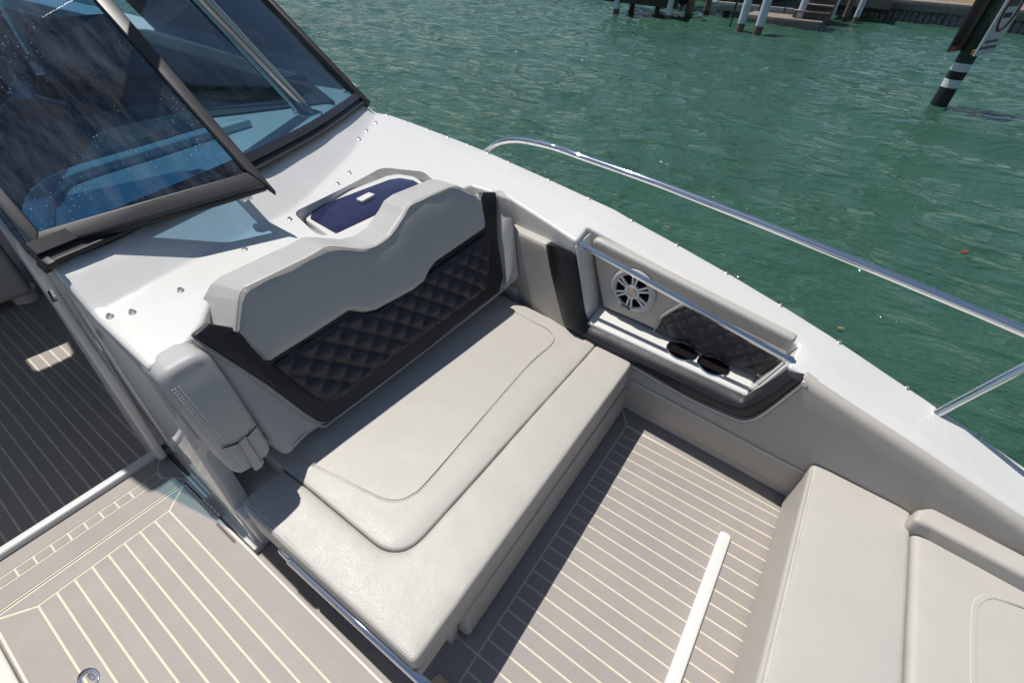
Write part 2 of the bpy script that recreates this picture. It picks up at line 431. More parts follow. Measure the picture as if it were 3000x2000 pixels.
# ================================================================== WATER
WZ = -0.35
def water_mat():
    m, n, l, p = new_mat('green_water')
    v = coords(n, l)
    big = noise(n, l, coords(n, l, (.35, .6, 1)), .35, 4, .6)
    l.new(ramp(n, l, big, [(.3, (.024, .070, .046)), (.7, (.034, .092, .061))]), p.inputs['Base Color'])
    p.inputs['Roughness'].default_value = .035; p.inputs['IOR'].default_value = 1.333; p.inputs['Specular IOR Level'].default_value = .5
    a = noise(n, l, coords(n, l, (1.0, 2.1, 1)), 1.9, 4, .55)
    b = noise(n, l, coords(n, l, (1.2, 2.0, 1)), 8.5, 4, .6)
    b1 = bump(n, l, p, a, .9, .19)
    bump(n, l, p, b, .38, .03, b1)
    return m
WAT = water_mat()
def build_water():
    # fan of rings round the boat, finer where it is near
    rings = np.concatenate([np.linspace(1.2, 34, 330), np.geomspace(35, 2500, 60)])
    th = np.concatenate([np.linspace(math.radians(55), math.radians(165), 420), np.linspace(math.radians(165), math.radians(415), 80)[1:-1]])
    Rr, Tt = np.meshgrid(rings, th, indexing='ij')
    X = Rr*np.cos(Tt); Y = Rr*np.sin(Tt)
    Z = np.zeros_like(X); rs = np.random.RandomState(3)
    for i in range(34):
        lam = rs.choice([.45, .6, .8, 1.1, 1.6, 2.4, 3.4])*rs.uniform(.85, 1.2); k = 2*math.pi/lam
        ang = math.radians(rs.normal(68, 26)); amp = .0046*lam**.75
        ph = rs.uniform(0, 6.28); q = k*(X*math.cos(ang)+Y*math.sin(ang))+ph + .8*np.sin(.35*X+.27*Y+ph)
        Z += amp*(np.sin(q)+.25*np.sin(2*q+.5))
    fade = np.clip((60-Rr)/30, 0, 1); Z *= fade
    nr, ntk = X.shape
    V = np.stack([X.ravel(), Y.ravel(), (WZ+Z).ravel()], 1)
    V = np.vstack([V, [0, 0, WZ]])
    I = np.arange(nr*ntk).reshape(nr, ntk); J = np.roll(I, -1, 1)
    F = np.stack([I[:-1], I[1:], J[1:], J[:-1]], -1).reshape(-1, 4)
    me = bpy.data.meshes.new('water'); me.from_pydata(V.tolist(), [], F.tolist() + [(int(len(V)-1), int(I[0, j]), int(J[0, j])) for j in range(ntk)])
    for p in me.polygons: p.use_smooth = True
    link('water', me, WAT, None, 'structure')
build_water()

# ================================================================== BOAT
boat = empty('motorboat', (0, 0, 0), 'white open motorboat with beige cushions and a tinted windscreen, moored in front', 'boat')

# ---- sheer and deck heights
KX = [-9, -4.5, -3.0, -2.5, -1.5, -1.05, -.73, .267, .62, .93, 1.6, 2.6]
KZ = [.90, .90, .865, .845, .80, .772, .752, .580, .502, .425, .30, .12]
zdk = lambda X: float(np.interp(X, KX, KZ))
RX = [(.17, -1.50), (.93, -1.68), (1.53, -2.03), (1.95, -2.33), (2.4, -2.7)]
def ridge(Y): return float(np.interp(Y, [a for a, _ in RX], [b for _, b in RX]))
def deckz(X, Y):
    za = .86 - .1*(X+1.5); t = min(1, max(0, (Y-.17)/1.35))
    t = t*t*(3-2*t)
    z = za*(1-t) + zdk(X)*t if X < -.9 else zdk(X)
    d = ridge(Y)-X; s = .008
    rise = .55*.5*(d+math.sqrt(d*d+s*s)) if X < -1.2 else 0
    return min(z+rise, .955) if X > -2.0 else min(z+rise, max(.955, z))
def RD(x, y, dz=0):
    """where a pixel's ray meets the deck"""
    z = .8
    for _ in range(40):
        q = Zp(x, y, z); z = .5*z + .5*(deckz(q[0], q[1])+dz)
    return np.array([q[0], q[1], z])
SNAP_OUT = [(1133,338),(1190,357),(1252,380),(1312,403),(1370,425),(1430,450),(1490,476),(1607,528),(1725,582),(1850,646),(1983,718),(2128,800),(2286,894),(2458,1003),(2656,1136),(2864,1276)]
OUT = [(1080,313)] + [(x+3, y-4) for x, y in SNAP_OUT] + [(3003,1366)]
outer = [RD(x, y)[:2] for x, y in OUT]
outer = [(-8.6, 2.36), (-6.5, 2.42), (-4.6, 2.38), (-3.6, 2.34), (-3.05, 2.29)] + [tuple(q) for q in outer] + [(1.35, 1.46), (1.9, 1.02), (2.4, .5), (2.75, -.2)]
# the wall of the bow cockpit: one upright plane
nW = np.array([.051, 1, 0]); nW /= np.linalg.norm(nW)
FWl = Fr((-.35, 1.555, 0), (1, -.051, 0), (0, 0, 1))           # normal points inboard
FPk = Fr((-.61, 1.695, .40), (1, -.057, 0), (0, 0, 1))         # back of the side pocket
FWa = Fr(FWl.P(-.36, 0), (1, -.26, 0), (0, 0, 1))              # further aft the wall angles outwards
def Waxy(x, y, d=0):
    u, v = FWa.uv(x, y, d); return FWa.P(u, v, d)
def Wxy(x, y, d=0):
    u, v = FWl.uv(x, y, d); return FWl.P(u, v, d)
notch = [Wxy(1690, 712), Zp(1722, 668, .748), Zp(2345, 1003, .605), Wxy(2316, 1056)]
inner = [Waxy(1478, 604), Waxy(1510, 620), Waxy(1600, 667)] + notch + [Wxy(2390, 1130), Wxy(2700, 1330), Wxy(3000, 1535)]
inner = [(q[0], q[1]) for q in inner] + [(1.35, 1.28), (1.85, .86), (2.2, .4), (2.4, -.2)]
dk_outline = [(-1.215, .172), (-1.50, .176), (-1.66, .182), (-2.62, .26), (-2.62, 1.80), (-3.1, 2.02), (-4.6, 2.1), (-6.5, 2.12), (-8.6, 2.06)] + outer + inner[::-1] + [(-1.36, 1.66), (-1.37, .43), (-1.285, .355), (-1.24, .29)]
HOLE_PX = [(858,622),(1118,490),(1240,503),(1340,570),(1190,664),(985,726)]
hz = [(min(q[0], -1.43), q[1]) for q in (RD(x, y)[:2] for x, y in HOLE_PX)]
hole = rnd(hz, .065, 8)
rx = []
for Yq in np.arange(.19, 2.05, .025):
    for o_ in (-.012, -.004, .004, .012): rx.append((ridge(Yq)+o_, float(Yq)))
dash_hole = rnd([tuple(Zp(x, y, .95)[:2]) for x, y in [(150,640),(165,560),(250,512),(610,420),(640,470),(300,640)]], .05)
pad('deck', rnd(dk_outline, .015, 3), FZ(0), .014, .11, DECKM, boat, hf=lambda u, v, d: deckz(u, v), grid=.05, step=.025, holes=[hole], hdepth=.075, extra=rx, back=False, ang=60)
# hull side below the deck edge
hv, hf_ = [], []
for i, (x, y) in enumerate(outer):
    z = deckz(x, y); t = .14+.10*max(0, x)
    for dz, dy in ((-.05, .0), (-.06, .025), (-.11, .025), (-.12, 0), (-.45, -t*.55), (-.0, -t)):
        hv.append((x, y+dy, z+dz if dz else WZ-.35))
for i in range(len(outer)-1):
    for j in range(5): hf_.append((i*6+j, i*6+j+1, (i+1)*6+j+1, (i+1)*6+j))
from_py('hull_side', hv, hf_, GEL, boat)
hv2 = [(x, -.4-y, z) for x, y, z in hv]
from_py('hull_side', hv2, [tuple(reversed(f)) for f in hf_], GEL, boat)

# ---- bow floor with its planks
LIFT = .0014
def plank(parent, poly, z, name='plank', mat=None):
    n = len(poly)
    if area2(poly) < 0: poly = poly[::-1]
    cx = sum(p[0] for p in poly)/n; cy = sum(p[1] for p in poly)/n
    c = .0005
    V = [(x-cx, y-cy, 0) for x, y in poly] + [(x-cx, y-cy, LIFT-c) for x, y in poly]
    nr = edge_normals(poly); V += [(x-cx-q[0]*c, y-cy-q[1]*c, LIFT) for (x, y), q in zip(poly, nr)]
    F = [tuple(range(2*n, 3*n))]
    for k in (0, 1):
        for i in range(n): F.append((k*n+i, k*n+(i+1) % n, (k+1)*n+(i+1) % n, (k+1)*n+i))
    me = bpy.data.meshes.new(name); me.from_pydata(V, [], F); me.update()
    o = link(name, me, mat or PLK, parent); o.location = (cx, cy, z); return o
def clip(poly, a, b, c):
    """keep a*x + b*y <= c"""
    out = []
    for i in range(len(poly)):
        p, q = poly[i], poly[(i+1) % len(poly)]; fp, fq = a*p[0]+b*p[1]-c, a*q[0]+b*q[1]-c
        if fp <= 0: out.append(p)
        if fp*fq < 0:
            t = fp/(fp-fq); out.append((p[0]+(q[0]-p[0])*t, p[1]+(q[1]-p[1])*t))
    return out
fl = box('bow_floor', (-1.84, -1.6, -.06), (2.2, 1.62, 0), CREAM, boat)
G = .0068
xb = float(Zp(1590, 1623, 0)[0])                               # border line along the bench
bp0, bp1 = Zp(1836, 1244, 0), Zp(2309, 1512, 0)                # border line along the port wall
sl_ = (bp1[1]-bp0[1])/(bp1[0]-bp0[0])
by = lambda X: bp0[1]+sl_*(X-bp0[0])
tick0 = .9146; pitch = .0529
for k in range(-24, 11):
    y0, y1 = tick0+pitch*k+G/2, tick0+pitch*(k+1)-G/2
    poly = [(xb+G/2, y0), (1.9, y0), (1.9, y1), (xb+G/2, y1)]
    poly = clip(poly, -sl_, 1, bp0[1]-sl_*bp0[0]-G/2)
    if len(poly) >= 3 and abs(area2(poly)) > .0006: plank(fl, dedupe(poly), 0)
mc = Zp(1824, 1200, 0)                                          # mitre of the border at the far corner
plank(fl, [(xb-G/2, tick0-pitch*11), (xb-G/2, by(xb)-G), (mc[0]-.004, mc[1]), (-1.25, mc[1]), (-1.25, .335), (xb-.1, .335), (xb-.1, tick0-pitch*11)][1:6] + [(xb-G/2, .335)], 0)
plank(fl, [(xb-G/2, -1.2), (xb-G/2, .335-G), (-1.25, .335-G), (-1.25, -1.2)], 0)
plank(fl, [(xb+.002, by(xb)+G/2), (1.9, by(1.9)+G/2), (1.9, 1.60), (mc[0]+.004, 1.60), (mc[0]+.004, mc[1]+G)], 0)
# white strip let into the floor
st = [tuple(Zp(x, y, .012)[:2]) for x, y in [(2112,1549),(2153,1557),(1991,2000),(1946,2000)]]
xa, xb2 = (st[0][0]+st[3][0])/2, (st[1][0]+st[2][0])/2; yt = st[0][1]
strip = pad('floor_strip', rnd([(xa, yt), (xb2, yt), (xb2, -.4), (xa, -.4)], [.018, .018, 0, 0]), FZ(.014), .007, .014, WPL, boat, grid=.08, step=.05)
tag(strip, 'raised white strip let into the slatted floor')

# ---- walkway step: hinged lid, brick-patterned strip, white sill
ZS = .035
f2 = H-ZS
lid = empty('step_lid', (-1.0, -.18, ZS)); keep(lid, boat); tag(lid, 'hinged walkway lid with pale lines and an oval latch')
LX0, LX1, LY0, LY1 = -1.575, -.15, -.487, .112
keep(pad('lid_base', rnd([(LX0, LY0), (LX1, LY0), (LX1, LY1), (LX0, LY1)], .012), FZ(ZS), .006, .03, GEL, None, grid=.2, step=.2), lid)
keep(box('caulk_sheet', (LX0+.008, LY0+.008, ZS-.01), (LX1, LY1-.008, ZS+.0004), CREAM), lid)
def lplank(poly): keep(plank(None, poly, ZS), lid)
xl = -.9035*f2; g2 = .0064
ty = [v*f2 for v in (.011, -.0193, -.0494, -.0805, -.1107, -.1402, -.171, -.2008, -.2305)]
rim = .010
yR, yL, xA = LY1-rim, LY0+rim, LX0+rim
lplank([(xl+g2/2, ty[0]+g2/2), (LX1, ty[0]+g2/2), (LX1, yR), (xA+g2, yR), (xA+g2, yR)][:4])
for a, b in zip(ty[:-1], ty[1:]): lplank([(xl+g2/2, b+g2/2), (LX1, b+g2/2), (LX1, a-g2/2), (xl+g2/2, a-g2/2)])
lplank([(xl+g2/2, ty[-1]-g2/2), (LX1, ty[-1]-g2/2), (LX1, yL), (xA+g2, yL)])
lplank([(xl-g2/2, ty[0]), (xl-g2/2, ty[-1]), (xA, yL+g2), (xA, yR-g2)])
box('step_surround', (-1.60, -.75, -.05), (.4, LY0-.008, ZS-.003), GEL, boat, .006)
box('step_gutter', (-1.60, LY1+.004, -.05), (-1.12, .15, ZS-.006), GEL, boat, .004)
# strip between the lid and the sill
sp = empty('sill_strip', (-1.7, -.18, ZS)); keep(sp, boat)
keep(box('strip_base', (-1.81, -.62, -.03), (LX0-.006, LY1+.02, ZS-.004), CREAM), sp)
xu, xw = float(Zp(228, 1538, ZS)[0]), float(Zp(236, 1561, ZS)[0])
by_ = [v*f2 for v in (.041, .0108, -.0192, -.0497, -.0802, -.1107, -.1402, -.1710, -.2012, -.2318, -.262, -.292)]
def splank(poly, nm='plank'): keep(plank(None, poly, ZS-.004, nm), sp)
for a, b in zip(by_[:-1], by_[1:]): splank([(xu+.003, b+.003), (xw-.003, b+.003), (xw-.003, a-.003), (xu+.003, a-.003)], 'brick')
ye = LY1+.012
splank([(-1.80, ye), (-1.80, -.6), (xu-.003, -.6), (xu-.003, by_[0]+.004)])
splank([(xw+.003, by_[0]+.004), (xw+.003, -.6), (LX0-.012, -.6), (LX0-.012, ye)])
splank([(xu, by_[0]+.008), (xw, by_[0]+.008), (LX0-.016, ye+.004), (-1.795, ye+.004)])
s0, s1 = Zp(470, 1319, .05), Zp(446, 1350, .03)
box('sill', (s0[0]-.03, -1.1, -.28), (s1[0]+.005, .15, .055), GEL, boat, .012, 3)
hg = empty('lid_hinge', tuple(Zp(622, 1480, ZS))); keep(hg, boat)
h0, h1 = Zp(592, 1466, ZS+.004), Zp(640, 1518, ZS+.004)
hx0, hx1, hy = float(h0[0]), float(h1[0]), LY1+.006
for i in range(5):
    a = hx0+(hx1-hx0)*i/5; b = hx0+(hx1-hx0)*(i+.86)/5
    keep(tube('hinge_knuckle', [(a, hy, ZS+.003), (b, hy, ZS+.003)], .006, STEEL, None, 10), hg)
None and keep(box('hinge_leaf', (hx0-.005, hy-.028, ZS-.002), (hx1+.005, hy-.004, ZS+.0015), STEEL), hg)
# oval latch
lc = Zp(258, 1985, ZS+.004); FL = Fr(lc, (1, .18, 0), (0, 1, 0))
lat = empty('lid_latch', tuple(lc)); keep(lat, boat)
ov = [(.036*math.cos(t), .024*math.sin(t)) for t in np.linspace(0, 2*math.pi, 40, endpoint=False)]
ov2 = [(.004+.024*math.cos(t), .015*math.sin(t)) for t in np.linspace(0, 2*math.pi, 28, endpoint=False)]
keep(pad('latch_plate', ov, FL, .003, .006, CHROME, None, grid=.03, step=.02, holes=[ov2], hdepth=.012), lat)
keep(pad('latch_cup', [(u*1.02, v*1.02) for u, v in ov2], Fr(lc-np.array([0, 0, .004]), (1, .18, 0), (0, 1, 0)), .006, .008, CHROME, None, grid=.03, step=.02, hf=lambda u, v, d: -.12*d), lat)
keep(pad('latch_ring', [(.004+.016*math.cos(t), .006+.007*math.sin(t)) for t in np.linspace(0, 2*math.pi, 24, endpoint=False)], Fr(lc+np.array([0, 0, .001]), (1, .18, 0), (0, 1, 0)), .003, .006, CHROME, None, grid=.02, step=.01), lat)

# ---- console: leaning side wall, front, jamb
Ys = lambda z: .13+.053*z
def wallq(name, x0, x1, z0, z1, mat, dy=0):
    return hexa(name, [(x0, Ys(z0)+dy, z0), (x1, Ys(z0)+dy, z0), (x1, Ys(z0)+dy+.03, z0), (x0, Ys(z0)+dy+.03, z0)],
                [(x0, Ys(z1)+dy, z1), (x1, Ys(z1)+dy, z1), (x1, Ys(z1)+dy+.03, z1), (x0, Ys(z1)+dy+.03, z1)], mat, boat)
GLOSSW = simple('gelcoat_gloss', (.56, .56, .55), .035, 0, .6); GLOSSW.node_tree.nodes['Principled BSDF'].inputs['Coat Weight'].default_value = 1; GLOSSW.node_tree.nodes['Principled BSDF'].inputs['Coat Roughness'].default_value = .02
hexa('console_side', [(-1.86, .130, -.25), (-1.13, .130, -.02), (-1.13, .19, -.02), (-1.86, .19, -.25)], [(-1.68, .1785, .89), (-1.33, .174, .77), (-1.33, .23, .77), (-1.68, .23, .89)], GLOSSW, boat, .004)
hexa('console_side', [(-2.75, .19, -.26), (-1.85, .17, -.26), (-1.85, .24, -.26), (-2.75, .26, -.26)], [(-2.65, .24, .93), (-1.70, .205, .93), (-1.70, .26, .93), (-2.65, .3, .93)], INTW, boat, .004)
box('console_front', (-1.44, .19, 0), (-1.40, 1.66, .76), GEL, boat)
box('seat_base', (-1.40, .145, 0), (-1.12, 1.56, .20), GEL, boat, .008)
box('seat_base', (-1.12, .26, 0.0), (-.47, 1.55, .17), INT, boat, .004)
# jamb strip the centre pane closes against
ja = [PLp(x, y, (0, .13, 0), np.array([0, 1, -.053])) for x, y in [(72,700),(455,1322),(492,1336),(140,800)]]
jb = [q+np.array([0, -.028, 0]) for q in ja]
hexa('door_jamb', [ja[1], ja[2], jb[2], jb[1]], [ja[0], ja[3], jb[3], jb[0]], GEL, boat, .008, 3)
jl = [PLp(x, y, (0, .10, 0), np.array([0, 1, -.053])) for x, y in [(146,852),(152,846),(170,880),(162,884)]]
hexa('strike_plate', [q for q in jl], [q+np.array([0, -.006, 0]) for q in jl], CHROME, boat)

# ---- helm deck
ZH = -.25
hf = box('helm_floor', (-8.4, -1.9, ZH-.05), (-1.84, 2.1, ZH), CREAM, boat)
PLKH = PLK
h0y = float(Zp(276, 1156, ZH)[1])
for k in range(-36, 2):
    y0, y1 = h0y+.0505*(k-1)+.0042, h0y+.0505*k-.0042
    plank(hf, [(-6.6, y0), (-1.87, y0), (-1.87, y1), (-6.6, y1)], ZH)
plank(hf, [(-6.6, h0y+.0541), (-1.87, h0y+.0541), (-1.87, 2.0), (-6.6, 2.0)], ZH)

# ---- coaming pads on the wall of the bow cockpit
U = FWl.uvs
aft = FWa.uvs([(1484,663),(1593,713),(1602,730),(1654,956),(1690,1090)], .045)
aft = aft + [(aft[4][0]-.5, .2), (aft[0][0]-.02, .45)]
pad('coaming_pad', rnd(aft, [.02, .03, .01, 0, 0, 0, 0]), FWa, .022, .06, VIN, boat, hf=lambda u, v, d: .045, grid=.05)
lowp = U([(1846,1062),(2013,1156),(2159,1219),(2188,1222),(2232,1204),(2333,1128),(2350,1112),(2391,1140),(2700,1340),(3000,1546)], .035) + [(2.0, .12), (2.0, .03), (-.55, .035), (-.55, .22)]
pad('coaming_pad', rnd(lowp, [.0, 0, .03, .03, .03, .02, .01, .02, 0, 0, 0, 0, 0, 0]), FWl, .028, .05, VIN, boat, hf=lambda u, v, d: .035-.012*math.exp(-d/.03), grid=.05)
TR = [((1599,718),(1632,722),(1676,737)),((1612,790),(1653,775),(1690,762)),((1635,885),(1672,870),(1703,840)),((1652,955),(1690,950),(1717,912)),((1690,990),(1716,980),(1730,944)),((1760,1025),(1765,1008),(1784,968)),((1846,1062),(1850,1047),(1862,1005)),((2013,1156),(2010,1122),(2020,1077)),((2110,1200),(2100,1166),(2110,1119)),((2159,1220),(2150,1185),(2160,1143)),((2190,1223),(2178,1189),(2188,1155)),((2232,1205),(2210,1177),(2215,1139)),((2290,1162),(2255,1151),(2255,1114)),((2333,1129),(2290,1127),(2290,1092)),((2350,1113),(2318,1106),(2304,1082))]
rows = [[], [], [], [], [], [], []]
for o_, c_, i_ in TR:
    def W3(p, d): return FWl.P(*FWl.uv(*p, d), d)
    md = ((o_[0]+c_[0])/2, (o_[1]+c_[1])/2); mi = ((c_[0]+i_[0])/2, (c_[1]+i_[1])/2); m2_ = (c_[0]*.8+i_[0]*.2, c_[1]*.8+i_[1]*.2)
    u_o, v_o = FWl.uv(*o_, .03)
    rows[0].append(FWl.P(u_o, v_o, -.01)); rows[1].append(FWl.P(u_o, v_o, .03)); rows[2].append(W3((o_[0]*.8+c_[0]*.2, o_[1]*.8+c_[1]*.2), .050))
    rows[3].append(W3(md, .058)); rows[4].append(W3(c_, .054)); rows[5].append(W3(mi, .034)); rows[6].append(W3(i_, -.004))
rows = [catmull(r, 5) for r in rows]
tn = len(rows[0]); TV = [q for r in rows for q in r]; TF = []
for a in range(6):
    for b in range(tn-1): TF.append((a*tn+b, a*tn+b+1, (a+1)*tn+b+1, (a+1)*tn+b))
TF += [tuple(a*tn for a in range(7)), tuple(a*tn+tn-1 for a in reversed(range(7)))]
from_py('coaming_bolster', TV, TF, VIND, boat, 55)
stitches('stitching', [q+FWl.n*.001 for q in rows[4]], FWl.n, STITD, boat)
# seams
sm = [FWl.P(*FWl.uv(x, y, .039), .039) for x, y in [(1850,1118),(2020,1208),(2190,1298),(2360,1388)]]
tube('welt', sm, .0032, STIT, boat, 6)
stitches('stitching', [q+np.array([0, 0, .007]) for q in sm], FWl.n, STIT, boat)
sm2 = [FWa.P(*FWa.uv(x, y, .045), .046) for x, y in [(1596,722),(1612,800),(1632,890),(1650,955)]]
stitches('stitching', sm2, FWl.n, STIT, boat)
sm3 = catmull([FWl.P(*FWl.uv(x, y, .037), .038) for x, y in [(1850,1070),(2013,1163),(2150,1225),(2190,1231),(2235,1212),(2335,1136),(2355,1116)]])
tube('piping', sm3, .0042, STIT, boat, 6)
stitches('stitching', [q+np.array([0, 0, -.010]) for q in sm3], FWl.n, STITD, boat)
hexa('baseboard', [FWl.P(-.9, .0, .012), FWl.P(2.0, .0, .012), FWl.P(2.0, 0, -.03), FWl.P(-.9, 0, -.03)], [FWl.P(-.9, .05, .02), FWl.P(2.0, .05, .02), FWl.P(2.0, .05, -.03), FWl.P(-.9, .05, -.03)], GEL, boat, .006)
hexa('cockpit_liner', [FWl.P(-1.2, 0, -.05), FWl.P(2.2, 0, -.05), FWl.P(2.2, 0, -.02), FWl.P(-1.2, 0, -.02)], [FWl.P(-1.2, .395, -.05), FWl.P(2.2, .15, -.05), FWl.P(2.2, .15, -.02), FWl.P(-1.2, .395, -.02)], GEL, boat)

# ---- side pocket: shelf, ends, padded back, speaker, cup holders, grab bar
pk = empty('side_pocket', (-.3, 1.6, .40)); keep(pk, boat)
SH = .40
shp = [Zp(x, y, SH)[:2] for x, y in [(1722,941),(2190,1157),(2216,1098),(1763,893)]]
CUPS = [(1997,1028),(2089,1071)]; RC = .0635
cup_c = [Zp(x, y, SH) for x, y in CUPS]
ch = [[(c[0]+RC*.93*math.cos(t), c[1]+RC*.93*math.sin(t)) for t in np.linspace(0, 2*math.pi, 32, endpoint=False)] for c in cup_c]
sh_o = [tuple(shp[0]), tuple(shp[1]), (shp[2][0]+.01, shp[2][1]+.03), (shp[3][0]-.01, shp[3][1]+.03)]
keep(pad('shelf', sh_o, FZ(SH), .012, .05, GEL, None, grid=.05, holes=ch, hdepth=.04), pk)
def quadblock(name, a, b, c, d, t, mat):
    a, b, c, d = map(np.array, (a, b, c, d)); return keep(hexa(name, [a, b, c, d], [a+t, b+t, c+t, d+t], mat, None, .004), pk)
fa, fb = Wxy(1688, 722), Wxy(1724, 940)
ba, bb = FPk.P(*FPk.uv(1728, 680)), FPk.P(*FPk.uv(1763, 897))
quadblock('end_wall', fa, fb+[0, 0, -.02], bb+[0, .02, -.02], ba+[0, .02, -.01], np.array([-.004, 0, 0]), GEL)
fa, fb = Wxy(2312, 1056), Wxy(2190, 1156)
ba, bb = FPk.P(*FPk.uv(2345, 1003)), FPk.P(*FPk.uv(2212, 1100))
quadblock('end_wall', fa+[0, 0, -.02], fb+[0, 0, -.02], bb+[0, .02, -.02], ba+[0, .02, -.03], np.array([.02, 0, -.02]), GEL)
bpx = [(1729,692),(2333,996),(2303,1034),(2214,1099),(1764,899)]
bo = FPk.uvs(bpx, .02)
SPC = FPk.uv(1855, 851, .02)
keep(pad('back_pad', rnd(bo, [.03, .015, .0, .01, .01]), FPk, .016, .035, VIN, None, hf=lambda u, v, d: .02-.006*math.exp(-((math.hypot(u-SPC[0], v-SPC[1])-.08)/.03)**2), grid=.03), pk)
STITQ = simple('thread_charcoal', (.10, .095, .105), .6)
def quilt_thread(outline, fr, cu, cv, h, parent):
    lo, hi = np.min(outline, 0), np.max(outline, 0); V, F = [], []
    for sgn in (1, -1):
        for k in range(-60, 60):
            run = []
            for v in np.arange(lo[1], hi[1], .006):
                u = cu*(k-sgn*v/cv)
                if lo[0] < u < hi[0] and inside((u, v), outline): run.append(fr.P(u, v, h))
                elif run: break
            if len(run) > 3: keep(stitches('stitching', run, fr.n, STITQ, None, .0075, .0052, .0018, .0009), parent)
def quiltf(cu, cv, A, base):
    def f(u, v, d):
        s1, s2 = u/cu+v/cv, u/cu-v/cv
        h = abs(math.sin(math.pi*s1)*math.sin(math.pi*s2))
        return base + A*h**.38*min(1, d/.02)
    return f
qpx = [(1921,969),(1937,936),(1977,911),(2010,897),(2070,925),(2180,982),(2297,1040),(2214,1101),(2130,1066),(2000,1004)]
keep(pad('quilted_panel', rnd(FPk.uvs(qpx, .028), [.005, .03, .03, .02, 0, 0, .01, .01, 0, 0]), FPk, .006, .015, FABD, None, hf=quiltf(.076, .074, .013, .023), grid=.006, step=.010, ang=80), pk)
quilt_thread(rnd(FPk.uvs(qpx, .028), .004), FPk, .076, .074, .0232, pk)
arc = catmull([FPk.P(*FPk.uv(x, y, .028), .026) for x, y in [(1915,972),(1931,934),(1972,907),(2010,893),(2075,922),(2180,976),(2300,1036)]])
keep(tube('piping', arc, .0028, VINL, None, 6), pk); keep(stitches('stitching', [q+np.array([0, 0, .008]) for q in arc], FPk.n, STIT, None), pk)
# speaker
SF = Fr(FPk.P(SPC[0], SPC[1], .0205), FPk.a, FPk.b)
sr = abs(FPk.uv(1921, 873, .02)[0]-FPk.uv(1790, 822, .02)[0])/2*.98; sr = max(.07, min(.1, sr))
spk = empty('speaker', tuple(SF.O)); keep(spk, boat); tag(spk, 'round grey marine speaker with six twin spokes and a bronze dome')
keep(lathe('outer_ring', [(sr*1.04, 0), (sr*1.03, .006), (sr*.97, .012), (sr*.92, .013), (sr*.78, .012), (sr*.76, .002)], SF, SPKG, None), spk)
keep(lathe('cone', [(sr*.79, .0035), (sr*.5, .0022), (sr*.2, .0010), (.0001, .0010)], SF, SPKB, None), spk)
keep(lathe('hub', [(sr*.34, .002), (sr*.34, .013), (sr*.27, .0165), (sr*.24, .0145)], SF, SPKW, None), spk)
keep(lathe('dome', [(sr*.245, .013), (sr*.2, .0185), (sr*.1, .0205), (.0001, .0210)], SF, TWEET, None), spk)
for i in range(6):
    for s in (-1, 1):
        t = math.radians(30+60*i) + s*math.radians(9.5); c, sn = math.cos(t), math.sin(t); px_, py_ = -sn*sr*.045, c*sr*.045
        r0, r1 = sr*.30, sr*.80; t2 = math.radians(30+60*i)+s*math.radians(8); 
        A = [(r0*c+px_, r0*sn+py_), (r0*c-px_, r0*sn-py_), (r1*math.cos(t2)-px_, r1*math.sin(t2)-py_), (r1*math.cos(t2)+px_, r1*math.sin(t2)+py_)]
        keep(hexa('spoke', [SF.P(u, v, .003) for u, v in A], [SF.P(u, v, .0135) for u, v in A], SPKW, None, .0015), spk)
    t = math.radians(60*i); keep(lathe('screw', [(.0042, .012), (.0040, .0145), (.0018, .0140), (.0001, .0135)], Fr(SF.P(sr*.87*math.cos(t), sr*.87*math.sin(t), 0), SF.a, SF.b), STEEL, None, 12), spk)
bt = math.radians(-97); BF = Fr(SF.P(sr*.87*math.cos(bt), sr*.87*math.sin(bt), .0130), (SF.a*math.cos(bt+math.pi/2)+SF.b*math.sin(bt+math.pi/2)), -(SF.a*-math.cos(bt)+SF.b*-math.sin(bt))*-1)
BF = Fr(BF.O, SF.a*math.cos(.0)+SF.b*math.sin(-.10), SF.b)
bd = keep(hexa('badge', [BF.P(u, v, 0) for u, v in ((-.022, -.006), (.022, -.006), (.022, .006), (-.022, .006))], [BF.P(u, v, .0025) for u, v in ((-.022, -.006), (.022, -.006), (.022, .006), (-.022, .006))], DARKPL, None), spk)
def text_obj(name, body, fr, size, mat, parent, ext=.0006):
    cu = bpy.data.curves.new(name, 'FONT'); cu.body = body; cu.size = size; cu.align_x = 'CENTER'; cu.align_y = 'CENTER'; cu.extrude = ext; cu.resolution_u = 2
    t = bpy.data.objects.new(name, cu); COL.objects.link(t)
    me = bpy.data.meshes.new_from_object(t.evaluated_get(bpy.context.evaluated_depsgraph_get()))
    bpy.data.objects.remove(t)
    for v in me.vertices: v.co = Vector(fr.P(v.co.x, v.co.y, v.co.z))
    return link(name, me, mat, parent)
keep(text_obj('lettering', 'FUSION', Fr(BF.P(0, 0, .0032), BF.a, BF.b), .0098, SPKW, None), spk)
# cup holders
for i, c in enumerate(cup_c):
    F_ = Fr(c, (1, 0, 0), (0, 1, 0)); e = empty('cup_holder', tuple(c)); keep(e, boat)
    keep(lathe('cup_rim', [(RC*1.03, .0005), (RC*1.03, .004), (RC*.96, .0075), (RC*.85, .006), (RC*.82, -.004)], F_, CHROME, None), e)
    keep(lathe('cup_well', [(RC*.85, .001), (RC*.82, -.03), (RC*.78, -.085), (.0001, -.088)], F_, simple('cup_dark', (.03, .024, .028), .18, .6), None), e)
g0, g1 = FWl.P(*FWl.uv(1691, 710, -.04), -.04), FWl.P(*FWl.uv(2310, 1054, -.04), -.04)
gb = empty('grab_bar', tuple((g0+g1)/2)); keep(gb, boat)
dg = (g1-g0)/np.linalg.norm(g1-g0)
keep(tube('bar', [g0-dg*.02, g0+dg*.3*np.linalg.norm(g1-g0), g1+dg*.02], .0125, CHROME, None, 20), gb)
